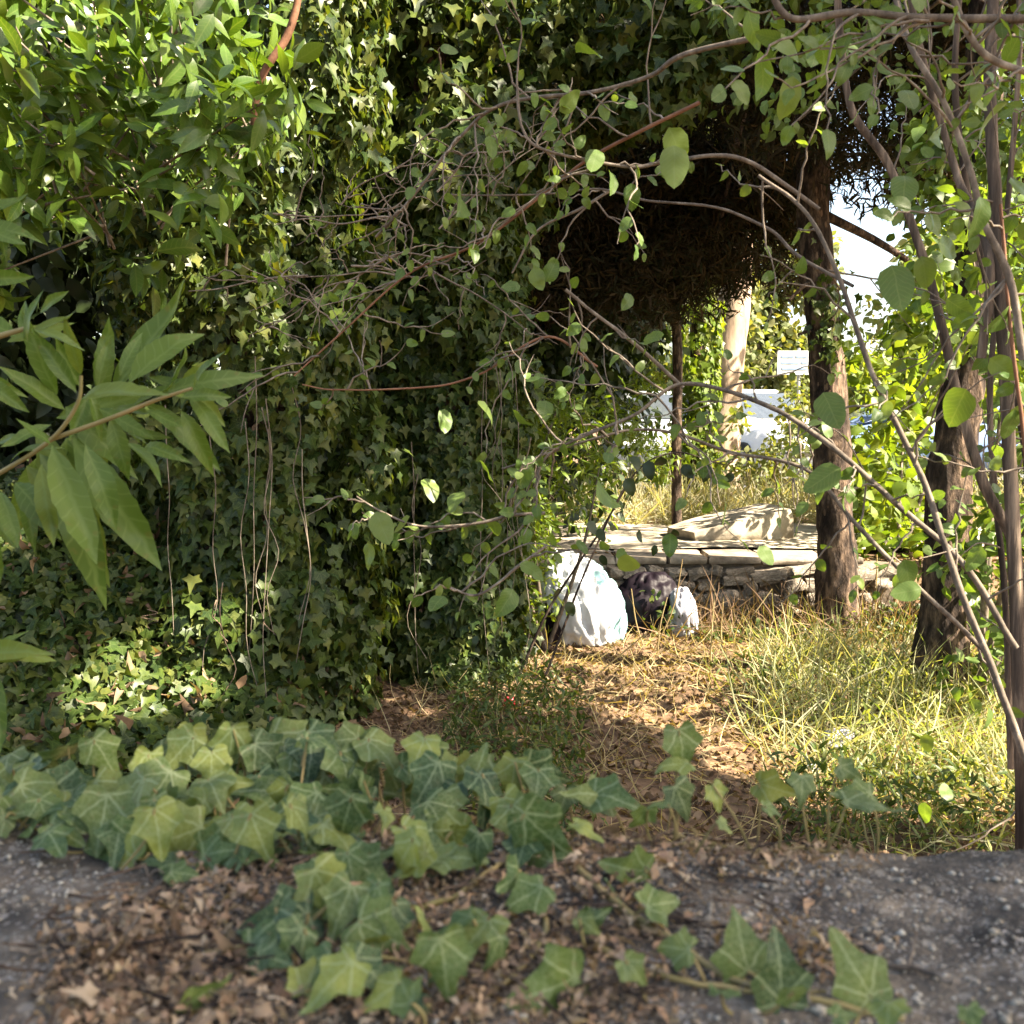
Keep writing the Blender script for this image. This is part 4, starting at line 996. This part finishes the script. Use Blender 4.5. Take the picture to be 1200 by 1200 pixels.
# tall dry stalks
STALKS = iter(['tallest dry stalk upright in front of the rubble wall', 'shorter dry stalk just right of the tallest one by the wall', 'upright dry stalk right beside the dark bag', 'dry stalk leaning back over the dark bag', 'long dry stalk slanting across the grey-white bag', 'short dry stalk at the left foot of the dappled pine', 'taller dry stalk right of the dappled pine foot', 'dry stalk slanting away from the dark shaded trunk', 'dry stalk starting beside the foot of the dark trunk',
    'longer pale stalk in the weeds just above the ivy', 'short pale stalk in the weeds just above the ivy', 'longest pale stalk lying across the weeds below the dark trunk', 'pale stalk lying parallel just above the longest one', 'dry stalk lying low in front of the white bag', 'short dry stalk standing left of the pine, nearer the wall', 'leaning dry stalk between the wall and the pine foot', 'dry stalk slanting across the rubble stones'])
for (x0, y0, x1, y1) in ((832, 800, 838, 690), (846, 760, 848, 700), (770, 770, 782, 700), (755, 760, 740, 690), (765, 765, 800, 655), (1010, 760, 1003, 690), (1022, 770, 1028, 650), (1090, 830, 1150, 770), (1095, 830, 1118, 765), (1030, 925, 1062, 860), (1045, 920, 1070, 890), (1110, 870, 1185, 805), (1115, 862, 1165, 818), (690, 800, 760, 740), (905, 800, 930, 745), (925, 800, 962, 752), (860, 760, 905, 690)):
    b = gpt(x0, y0); e = at(x1, y1, b[1] + rng.uniform(-0.15, 0.1))
    V, F = tube(smooth_path([b, (b + e) / 2 + rng.normal(0, 0.02, 3), e], 8), [0.006, 0.003], 5)
    tag(part('dry_stalk', V, F, M['dry_grass'], None), next(STALKS), 'stalk', 'tall dry stalks in the clearing')
# bare dark twig leaning in front of the white bag
V, F = tube(pxpath([(608, 792, 5.6), (640, 720, 5.6), (670, 672, 5.6), (705, 620, 5.6), (740, 560, 5.7)], 20), [0.009, 0.005], 6)
tag(part('leaning_twig', V, F, M['bark'], None), 'dark bare twig slanting in front of the white bag', 'twig')

# ================================================================== NEAR SHRUBS AND STEMS
def shrub_branch(root, pts, r0, r1, mat, name='branch'):
    P = pxpath(pts, 8 * len(pts)); P = P + fbm(P, 6, 3)[:, None] * 0.012
    V, F = tube(P, [r0 * 0.8, r1 * 0.75], 8, 0.18, 40, 5); part(name, V, F, mat, root); return P

def grow(P, k, length, leafy, spread=0.7, sag=0.2):
    """side twigs off a branch: tubes and leaf frames"""
    tubes, LP, LT = [], [], []
    for _ in range(k):
        i = int(rng.integers(1, len(P) - 1)); d0 = nz(P[min(i + 1, len(P) - 1)] - P[i - 1])
        d = nz(d0 * rng.uniform(-0.2, 1) + rnd(1, spread)[0] * [1, 0.45, 1])
        L = length * rng.uniform(0.4, 1.3); q = [P[i]]; dd = d
        for s in range(5):
            dd = nz(dd + rnd(1, 0.22)[0] - [0, 0, sag * 0.3]); q.append(q[-1] + dd * L / 5)
        q = smooth_path(np.array(q), 12)
        q = q + rng.normal(0, 0.0025, q.shape); tubes.append(tube(q, [0.0026, 0.0009], 5))
        if rng.random() < 0.5:
            i2 = int(rng.integers(3, 8)); f = nz(dd + rnd(1, 0.6)[0] * [1, 0.5, 1]); q2 = smooth_path([q[i2], q[i2] + f * L * 0.2, q[i2] + f * L * 0.4 + rnd(1, 0.01)[0]], 6); tubes.append(tube(q2, [0.0015, 0.0007], 4))
        side = nz(np.cross(dd, [0.1, 1.0, 0.2]))
        for s in range(leafy + 2 if leafy else 0):
            j = 11 - 2 * s
            if j < 1 or rng.random() < 0.15: continue
            LP.append(q[j]); LT.append(nz(dd * 0.5 + side * (1 if s % 2 else -1) * (0.8 if s else 0.1) + rnd(1, 0.25)[0] + [0, 0, -0.35]))
    return tubes, LP, LT

# A: arching shrub
b = at(1190, 905, 1.9); b[2] = 0
A_ = thing('arching_shrub', b, 'arching shrub with long thin grey-brown branches across the view', 'shrub')
tubes, LP, LT = [], [], []
AB = [([(1205, 905, 1.85), (1180, 830, 1.85), (1120, 680, 1.85), (1080, 560, 1.87), (1020, 430, 1.9), (985, 330, 1.95), (945, 250, 2.0), (890, 205, 2.05)], 0.0095, 0.0045, 'twig', 9, 1),
      ([(1190, 760, 2.0), (1130, 660, 2.02), (1050, 590, 2.05), (960, 510, 2.1), (890, 470, 2.15), (800, 450, 2.2), (745, 485, 2.2), (690, 508, 2.2), (638, 538, 2.2), (625, 590, 2.2)], 0.0085, 0.003, 'twig', 16, 2),
      ([(1150, 760, 2.15), (1090, 700, 2.15), (1000, 610, 2.2), (940, 548, 2.25), (860, 530, 2.3), (800, 510, 2.3), (745, 503, 2.3), (690, 515, 2.3), (590, 548, 2.35)], 0.0065, 0.003, 'twig', 14, 2),
      ([(960, 245, 2.2), (870, 185, 2.2), (780, 190, 2.2), (735, 195, 2.2), (640, 176, 2.2), (612, 150, 2.2), (605, 100, 2.2)], 0.006, 0.003, 'twig', 8, 2),
      ([(900, 40, 2.0), (800, 65, 2.1), (760, 90, 2.2), (690, 108, 2.25), (590, 122, 2.3), (540, 160, 2.35), (480, 235, 2.4), (440, 278, 2.45)], 0.007, 0.004, 'twig', 12, 1),
      ([(820, 120, 2.3), (700, 180, 2.4), (640, 225, 2.5), (560, 285, 2.55), (480, 320, 2.6), (400, 390, 2.6), (345, 440, 2.6)], 0.0055, 0.0025, 'red_twig', 12, 1),
      ([(1000, 335, 2.1), (935, 300, 2.2), (900, 268, 2.25), (840, 242, 2.3), (760, 235, 2.35), (700, 222, 2.4), (640, 228, 2.4), (520, 228, 2.4)], 0.005, 0.0025, 'twig', 7, 1),
      ([(800, 455, 2.5), (735, 398, 2.5), (662, 340, 2.5)], 0.006, 0.005, 'twig', 3, 1),
      ([(640, 600, 2.3), (600, 603, 2.3), (560, 612, 2.3), (495, 616, 2.3), (450, 600, 2.3), (420, 580, 2.3)], 0.005, 0.0025, 'twig', 7, 3),
      ([(640, 640, 2.2), (605, 665, 2.2), (585, 682, 2.2), (557, 697, 2.2), (525, 686, 2.2)], 0.0045, 0.003, 'twig', 3, 2),
      ([(700, 430, 2.6), (640, 395, 2.6), (560, 440, 2.6), (490, 455, 2.6), (400, 458, 2.6), (355, 450, 2.6)], 0.004, 0.0022, 'red_twig', 9, 2),
      ([(720, 220, 2.6), (680, 245, 2.6), (630, 270, 2.6), (600, 320, 2.6)], 0.005, 0.003, 'twig', 3, 1)]
for pts, r0, r1, m, k, lf in AB:
    P = shrub_branch(A_, pts, r0, r1, M[m]); a_, b_, c_ = grow(P, int(k * 1.2), 0.24, lf + 1); tubes += a_; LP += b_; LT += c_
V, F = join(tubes); part('twigs', V, F, M['twig'], A_, kind='stuff')
LP = np.array(LP); LT = np.array(LT); n = len(LP)
X_ = [(785, 150, 58, 2.0), (790, 170, 60, 2.0), (538, 228, 60, 2.0), (745, 655, 46, 1.9), (700, 568, 55, 1.9), (675, 60, 48, 2.0), (510, 130, 36, 2.2), (572, 160, 32, 2.2), (520, 700, 38, 2.0), (602, 690, 46, 2.0), (440, 600, 50, 2.0), (430, 635, 40, 2.0), (610, 660, 40, 2.1), (655, 130, 40, 2.2), (965, 462, 62, 1.8), (985, 548, 60, 1.8), (940, 560, 40, 1.9), (785, 625, 34, 2.0), (890, 640, 32, 2.0), (850, 590, 34, 2.0),
      (560, 470, 38, 2.3), (520, 480, 36, 2.3), (600, 480, 36, 2.3), (640, 470, 36, 2.3), (500, 560, 40, 2.3), (560, 540, 40, 2.3), (600, 560, 36, 2.3), (620, 545, 36, 2.3), (540, 575, 38, 2.3), (575, 610, 34, 2.3), (480, 605, 34, 2.3), (740, 345, 28, 2.5), (755, 400, 34, 2.4), (625, 315, 34, 2.4), (640, 330, 34, 2.4), (610, 335, 28, 2.4), (500, 170, 30, 2.3), (700, 175, 40, 2.2), (715, 200, 36, 2.2), (740, 215, 36, 2.2)]
XP = np.array([at(x, y, Y) for x, y, s, Y in X_]); XS = np.array([s * Y / FPX for x, y, s, Y in X_])
P = np.vstack([LP, XP]); tip = np.vstack([LT, nz(rnd(len(XP), 0.5) + [0.0, -0.1, -0.6])]); sz = np.concatenate([rng.uniform(0.02, 0.038, n), XS * 0.85])
nrm = nz(rnd(len(P), 0.5) + [0.25, -0.6, 0.5])
foliage(A_, M['shrub_leaf'], T_OVAL_NEAR, P, tip, nrm, sz, 'oval_near', 300, cell=3)
# fine bare twig tangle, mid-left
b = at(380, 560, 3.2); b[2] = 0.0
Tg = thing('bare_brush', b, 'tangle of fine bare dead twigs hanging over the ivy', 'twigs')
for i in range(11):
    x0, y0 = rng.uniform(320, 520), rng.uniform(160, 360); a = rng.uniform(-0.9, 0.5) + (math.pi if rng.random() < 0.4 else 0); L = rng.uniform(60, 190); Y = rng.uniform(2.8, 3.5)
    pts = [(x0 + math.cos(a) * L * s + rng.normal(0, 5), y0 + math.sin(a) * L * s + rng.normal(0, 5) + 20 * s * s, Y) for s in np.linspace(0, 1, 5)]
    P = shrub_branch(Tg, pts, 0.0038, 0.0018, M['twig']); tb, _, _ = grow(P, 7, 0.2, 0)
    V, F = join(tb); part('twigs', V, F, M['twig'], Tg, kind='stuff')
# B: peeling multi-stem shrub at right
b = at(1195, 960, 2.3); b[2] = 0
B_ = thing('peeling_shrub', b, 'upright shrub with reddish peeling stems and rounded leaves', 'shrub')
SB = [([(1200, 1100, 2.3), (1198, 960, 2.3), (1195, 800, 2.3), (1186, 600, 2.3), (1176, 400, 2.3), (1166, 220, 2.3), (1160, 100, 2.32), (1166, -40, 2.35)], 0.023, 0.017, 'peel_bark', 6),
      ([(1225, 1000, 2.5), (1212, 760, 2.5), (1200, 520, 2.5), (1150, 300, 2.5), (1120, 120, 2.5), (1128, -50, 2.5)], 0.014, 0.009, 'peel_bark', 6),
      ([(1185, 900, 2.7), (1178, 700, 2.7), (1160, 480, 2.7), (1180, 250, 2.7), (1195, 60, 2.7), (1190, -50, 2.7)], 0.012, 0.008, 'peel_bark', 6),
      ([(1205, 800, 2.5), (1190, 650, 2.5), (1150, 560, 2.5), (1122, 460, 2.52), (1090, 330, 2.55), (1045, 200, 2.6), (1000, 130, 2.6), (985, 40, 2.6), (980, -50, 2.6)], 0.018, 0.011, 'peel_bark', 8),
      ([(1200, 420, 1.7), (1185, 330, 1.7), (1152, 255, 1.7), (1138, 200, 1.7), (1108, 120, 1.72), (1065, 50, 1.75), (1040, -30, 1.8)], 0.008, 0.006, 'twig', 6),
      ([(1260, 20, 1.6), (1190, 22, 1.6), (1080, 20, 1.6), (1000, 14, 1.6), (928, 22, 1.6), (900, -15, 1.6)], 0.008, 0.0065, 'twig', 8),
      ([(1215, 90, 1.6), (1150, 60, 1.6), (1112, -10, 1.6)], 0.007, 0.006, 'twig', 3),
      ([(1230, 720, 2.0), (1205, 560, 2.0), (1180, 330, 2.0), (1172, 240, 2.0)], 0.006, 0.004, 'red_twig', 4),
      ([(1150, 420, 2.3), (1160, 300, 2.3), (1120, 200, 2.4), (1080, 60, 2.4), (1060, -60, 2.4)], 0.014, 0.009, 'peel_bark', 6)]
tubes, LP, LT = [], [], []
for pts, r0, r1, m, k in SB:
    P = shrub_branch(B_, pts, r0, r1, M[m], 'stem'); a_, b_, c_ = grow(P, k + 4, 0.26, 3); tubes += a_; LP += b_; LT += c_
V, F = join(tubes); part('twigs', V, F, M['twig'], B_, kind='stuff')
X_ = [(1045, 310, 75, 1.75), (1098, 285, 52, 1.7), (1080, 300, 50, 1.75), (1180, 215, 70, 1.5), (1150, 230, 60, 1.6), (1132, 455, 72, 1.6), (1060, 205, 60, 1.8), (1100, 160, 50, 1.8), (1164, 332, 36, 1.8), (1080, 690, 46, 1.7), (1060, 655, 50, 1.75), (930, 90, 60, 1.8), (890, 60, 66, 1.8), (1060, 105, 44, 1.8), (970, 45, 46, 1.8), (880, 10, 60, 1.7), (1010, 60, 50, 1.9), (905, 45, 50, 1.8), (1180, 120, 60, 1.8), (1110, 350, 46, 1.8), (1085, 860, 30, 2.0), (1110, 938, 32, 1.6), (1085, 940, 34, 1.6), (1160, 830, 36, 1.8), (960, 40, 46, 1.9), (1085, 250, 40, 1.8), (1190, 480, 50, 2.0), (1150, 640, 44, 2.0), (1160, 420, 50, 2.1), (1185, 360, 50, 2.0)]
XP = np.array([at(x, y, Y) for x, y, s, Y in X_]); XS = np.array([s * Y / FPX for x, y, s, Y in X_]); LP = np.array(LP); LT = np.array(LT)
P = np.vstack([LP, XP]); tip = np.vstack([LT, nz(rnd(len(XP), 0.45) + [0, -0.1, -0.6])]); sz = np.concatenate([rng.uniform(0.022, 0.042, len(LP)), XS * 0.8])
foliage(B_, M['shrub_leaf'], T_OVAL_NEAR, P, tip, nz(rnd(len(P), 0.5) + [0.2, -0.6, 0.5]), sz, 'oval_near', 300, cell=3)
# climbing ivy on the first pine
b = at(970, 420, 7.05)
t = thing('climbing_ivy', b, 'small patch of ivy clinging to the sunlit pine trunk', 'ivy')
P = np.array([at(rng.normal(972, 14), rng.normal(375, 32), rng.uniform(7.0, 7.1)) for _ in range(130)]); n = len(P)
foliage(t, M['ivy'], T_IVY, P, nz(rnd(n, 0.4) + [0, 0, -1]), nz(rnd(n, 0.4) + [0.1, -1, 0.4]), rng.uniform(0.04, 0.08, n), 'ivy', 130, cell=2)
# small dark sapling in the clearing (silhouetted leaves above the path)
b = gpt(700, 790)
t = thing('sapling', b, 'small sapling with dark pointed leaves silhouetted against the dry grass', 'sapling')
P = shrub_branch(t, [(640, 790, 4.6), (690, 660, 4.6), (740, 560, 4.6), (790, 530, 4.6), (850, 545, 4.6)], 0.007, 0.003, M['bark'], 'stem')
lp = [(742, 535), (760, 540), (775, 535), (800, 545), (830, 545), (860, 555), (735, 560), (700, 620), (705, 650), (690, 610), (745, 625), (770, 640), (790, 620), (655, 690), (665, 705), (560, 745), (590, 760)]
P = np.array([at(x, y, 4.55) for x, y in lp]); n = len(P)
single_leaves(t, 'oval_near', T_OVAL_NEAR, M['dark_leaf'], P, nz(rnd(n, 0.4) + [0.1, 0, -1]), nz(rnd(n, 0.4) + [0, -0.8, 0.4]), rng.uniform(0.05, 0.09, n))

# ================================================================== FOREGROUND IVY ON THE WALL
def on_wall(px, py, lift=0.0):
    Y = 0.6
    for _ in range(5):
        p = at(px, py, Y); Y = Y * (CAM[2] - WALL_Z - lift) / (CAM[2] - p[2])
    return at(px, py, Y)

def wzv(Q):
    return wall_top(Q[:, 0], np.minimum(Q[:, 1], 0.84))

def wz(x, y):
    return float(wall_top(np.array([x]), np.array([min(y, 0.84)]))[0])

IV = [thing('ivy_vine', on_wall(180, 930), 'thick mat of ivy along the back edge of the concrete wall', 'ivy', 'ivy on the wall top'),
      thing('ivy_vine', on_wall(560, 1000), 'ivy trailing forward through the dry litter in the middle of the wall', 'ivy', 'ivy on the wall top'),
      thing('ivy_vine', on_wall(800, 1080), 'ivy runner crossing the bare dark concrete with upright leaves', 'ivy', 'ivy on the wall top'),
      thing('ivy_vine', on_wall(760, 920), 'large-leaved ivy shoot over the sunny end of the back edge', 'ivy', 'ivy on the wall top')]
# leaf spots: (px, py, size px, vine)
LS = []
def band(k, poly, smin, smax, v):
    c = 0
    while c < k:
        x = rng.uniform(poly[0][0], poly[-1][0]); xs_ = [p[0] for p in poly]
        lo = np.interp(x, xs_, [p[1] for p in poly]); hi = np.interp(x, xs_, [p[2] for p in poly])
        y = rng.uniform(lo, hi); LS.append((x, y, rng.uniform(smin, smax), v)); c += 1
band(92, [(-20, 890, 985), (120, 880, 1000), (220, 875, 1030), (330, 880, 1020), (420, 885, 960)], 55, 88, 0)
band(32, [(200, 862, 890), (420, 868, 905), (560, 885, 915)], 50, 80, 0)
band(38, [(320, 960, 1080), (420, 930, 1130), (520, 930, 1020), (640, 930, 1000)], 55, 90, 1)
band(20, [(300, 1060, 1120), (450, 1080, 1200), (560, 1100, 1210)], 60, 95, 1)
LS += [(480, 905, 85, 1), (500, 920, 70, 1), (560, 900, 70, 1), (600, 915, 70, 1), (640, 905, 60, 1), (640, 985, 85, 1), (690, 975, 70, 1), (545, 985, 60, 1), (600, 1030, 60, 1), (615, 1050, 62, 1), (640, 1160, 105, 1), (580, 1115, 62, 1), (500, 1105, 66, 1), (400, 1090, 80, 1), (240, 1175, 74, 1), (480, 1180, 60, 1), (330, 1080, 60, 1), (530, 1010, 50, 1), (450, 960, 55, 1), (520, 1150, 55, 1),
       (735, 1020, 74, 2), (775, 1060, 56, 2), (700, 1075, 60, 2), (690, 1085, 50, 2), (745, 1140, 48, 2), (790, 1110, 58, 2), (870, 1105, 78, 2), (915, 1140, 100, 2), (1000, 1150, 100, 2), (855, 1160, 50, 2), (1040, 1190, 50, 2), (1140, 1195, 50, 2), (990, 1190, 44, 2), (930, 1190, 50, 2), (720, 1060, 44, 2),
       (720, 935, 96, 3), (690, 930, 70, 3), (630, 920, 80, 3), (800, 880, 66, 3), (790, 895, 60, 3), (770, 945, 50, 3), (800, 940, 62, 3), (840, 935, 50, 3), (910, 925, 56, 3), (940, 925, 40, 3), (905, 950, 40, 3), (1020, 945, 92, 3), (1000, 930, 50, 3), (995, 905, 36, 3), (850, 968, 30, 3), (750, 960, 46, 3), (660, 940, 50, 3)]
per = {k: ([], [], [], []) for k in range(4)}
pet = {k: [] for k in range(4)}
for (x, y, s, v) in LS:
    lift = rng.uniform(0.005, 0.022)
    if y < 895: lift += (895 - y) * 0.0004
    p = on_wall(x, min(y, 965), 0) if False else on_wall(x, y, lift)
    if p[1] > 0.88: p = at(x, y, 0.84 + rng.uniform(-0.05, 0.03))
    size = s / FPX * p[1] * 0.92 * rng.uniform(0.7, 1.15)
    nr = nz(np.array([0.05, -0.62, 0.66]) + rng.normal(0, 0.42, 3))
    ang = rng.normal(-math.pi / 2, 1.15)                        # in image plane: mostly pointing down/forward
    if (x, y) in ((870, 1105), (915, 1140), (1000, 1150), (480, 905), (560, 900)): ang = math.pi / 2 + rng.normal(0, 0.25); nr = nz([0.1, -0.9, 0.35])
    tp = np.array([math.cos(ang), 0.0, math.sin(ang)]); tp = nz(tp - nr * np.dot(tp, nr))
    base_ = p - tp * size * 0.4
    floor = wz(base_[0], base_[1]) + 0.006
    low = min(base_[2], (base_ + tp * size)[2])
    if low < floor: base_[2] += floor - low
    per[v][0].append(base_); per[v][1].append(tp); per[v][2].append(nr); per[v][3].append(size)
    g0 = base_ + np.array([rng.normal(0, 0.012), rng.uniform(0.0, 0.02), 0]); g0[2] = wz(g0[0], g0[1]) + 0.002
    pet[v].append(tube(smooth_path([g0, (g0 + base_) / 2 + rng.normal(0, 0.003, 3), base_], 6), [0.0011, 0.0008], 5))
for v in range(4):
    a = per[v]; single_leaves(IV[v], 'ivy_near', T_IVY_NEAR, M['ivy_near'], np.array(a[0]), np.array(a[1]), np.array(a[2]), np.array(a[3]))
    V, F = join(pet[v]); part('leaf_stalks', V, F, M['petiole'], IV[v], kind='stuff')
def runner(v, pts, r=0.0022, mat='petiole'):
    P = np.array([on_wall(x, y) for x, y in pts]); P = smooth_path(P, 10 * len(pts))
    P[:, 2] = wzv(P) + 0.004
    V, F = tube(P, [r, r * 0.6], 6, 0.15, 200); part('stem', V, F, M[mat], IV[v])
runner(0, [(-20, 940), (120, 930), (260, 950), (400, 930)]); runner(0, [(60, 900), (220, 960), (330, 1000)])
runner(1, [(430, 910), (520, 960), (640, 990), (690, 1040)]); runner(1, [(640, 960), (540, 1060), (420, 1100), (340, 1120)]); runner(1, [(600, 1020), (640, 1100), (560, 1190)])
runner(2, [(640, 980), (690, 1040), (760, 1090), (840, 1140), (930, 1170), (1060, 1195)], 0.0026); runner(2, [(690, 1110), (780, 1150), (900, 1165)])
runner(3, [(600, 950), (700, 940), (800, 950), (900, 945), (1000, 945)]); runner(3, [(790, 905), (840, 935), (870, 955)])

# dry litter on the wall
def wall_scatter(n, poly, fn):
    out = []
    while len(out) < n:
        x = rng.uniform(poly[0][0], poly[-1][0]); xs_ = [p[0] for p in poly]
        lo = np.interp(x, xs_, [p[1] for p in poly]); hi = np.interp(x, xs_, [p[2] for p in poly])
        out.append(on_wall(x + rng.normal(0, 32), max(min(rng.uniform(lo, hi) + rng.normal(0, 18), 1225), 900)))
    out = np.array(out); out[:, 2] = wzv(out) + rng.uniform(0.001, 0.010, len(out))
    return out
P = np.vstack([wall_scatter(6500, [(80, 1150, 1215), (200, 1060, 1215), (330, 1020, 1215), (480, 900, 1215), (600, 930, 1215), (720, 940, 1215), (760, 1080, 1215)], None),
               wall_scatter(800, [(700, 950, 1010), (800, 945, 1030), (900, 950, 1000), (1000, 970, 985)], None), wall_scatter(420, [(850, 1060, 1110), (960, 1080, 1140), (1000, 1090, 1130)], None), wall_scatter(500, [(400, 890, 1000), (560, 900, 1000)], None)])
n = len(P); sz = rng.uniform(0.0022, 0.0075, n) * np.where(rng.random(n) < 0.03, 2.8, 1)
V, F, A = merged(T_DRY + T_DRY_IVY + T_STRIP + T_STRIP, P, nz(rnd(n) * [1, 1, 0.4]), nz(rnd(n, 0.6) + [0, -0.2, 0.8]), sz)
tag(part('dry_litter', V, F, M['wall_litter'], None, A), 'crumbled dry brown leaf litter on the concrete wall top', kind='stuff')
g_ = wall_scatter(6000, [(-40, 960, 1215), (1240, 950, 1215)], None)
g_ = g_[noise(g_, 14, 88) + 0.3 * rng.random(len(g_)) > 0.5]; n = len(g_); g_[:, 2] = wzv(g_) + 0.0003
D = np.array([[1, 0, 0], [-1, 0, 0], [0, 1, 0], [0, -1, 0], [0, 0, 0.7], [0, 0, -0.7]], float)
Fo = np.array([[0, 2, 4], [2, 1, 4], [1, 3, 4], [3, 0, 4], [2, 0, 5], [1, 2, 5], [3, 1, 5], [0, 3, 5]])
Vg = g_[:, None] + D[None] * (rng.gamma(2.0, 0.00055, n)[:, None, None]) * rng.uniform(0.6, 1.5, (n, 6, 1))
Fg = (Fo[None] + (np.arange(n) * 6)[:, None, None]).reshape(-1, 3)
tag(part('grit', Vg.reshape(-1, 3), Fg, M['grit'], None, {'tint': ('FLOAT', np.repeat(rng.random(n), 6)), 'luv': ('FLOAT_VECTOR', np.zeros((n * 6, 3)))}), 'pale grit and grains on the concrete', kind='stuff')
# straw and fine rootlets on the wall
tb = []
for p in wall_scatter(150, [(60, 1050, 1210), (330, 1020, 1210), (480, 930, 1210), (760, 950, 1210), (900, 950, 1150), (1030, 960, 1140)], None):
    a = rng.uniform(0, 2 * np.pi); L = rng.uniform(0.012, 0.06); d = np.array([math.cos(a), math.sin(a) * 0.7, 0])
    q = p + d * L * np.linspace(-0.5, 0.5, 7)[:, None] + rng.normal(0, 0.0018, (7, 3)); q[:, 2] = wzv(q) + 0.003 + np.abs(rng.normal(0, 0.003, 7))
    tb.append(tube(smooth_path(q, 10), [0.0007, 0.0003], 4))
V, F = join(tb); tag(part('rootlets', V, F, M['twig'], None), 'fine dry stems scattered on the wall top', kind='stuff')
tb = []
for p in wall_scatter(260, [(60, 1060, 1210), (330, 1020, 1210), (480, 920, 1210), (760, 950, 1210), (900, 960, 1100)], None):
    a = rng.uniform(0, 2 * np.pi); L = rng.uniform(0.01, 0.035); d = np.array([math.cos(a), math.sin(a), rng.normal(0, 0.15)])
    tb.append(tube(np.array([p + d * L * k + [0, 0, 0.003] for k in (-0.5, 0.0, 0.5)]) + rng.normal(0, 0.0008, (3, 3)), [0.0011, 0.0006], 5))
V, F = join(tb); tag(part('twig_bits', V, F, M['bark'], None), 'short broken twig bits in the litter on the wall', kind='stuff')
# two larger dead twigs lying on the concrete
for pts, lab in (([(120, 1090), (150, 1070), (190, 1052), (225, 1046)], 'grey dead twig lying on the bare concrete beside the ivy mat'), ([(1000, 1080), (1040, 1108), (1080, 1115), (1115, 1135)], 'curved dead twig on the dark concrete beyond the upright leaves'), ([(40, 1195), (90, 1160), (150, 1140), (190, 1130)], 'reddish dead twig in the litter at the corner')):
    Q = np.array([on_wall(*p) for p in pts]); Q = smooth_path(Q, 20); Q[:, 2] = wzv(Q) + 0.004
    tw = [tube(Q, [0.0022, 0.001], 6, 0.2, 200)]
    e = Q[10]; tw.append(tube(smooth_path([e, e + [0.008, 0.012, 0.006], e + [0.012, 0.022, 0.012]], 6), [0.0012, 0.0006], 5))
    V, F = join(tw); tag(part('dead_twig', V, F, M['twig'], None), lab, 'twig')
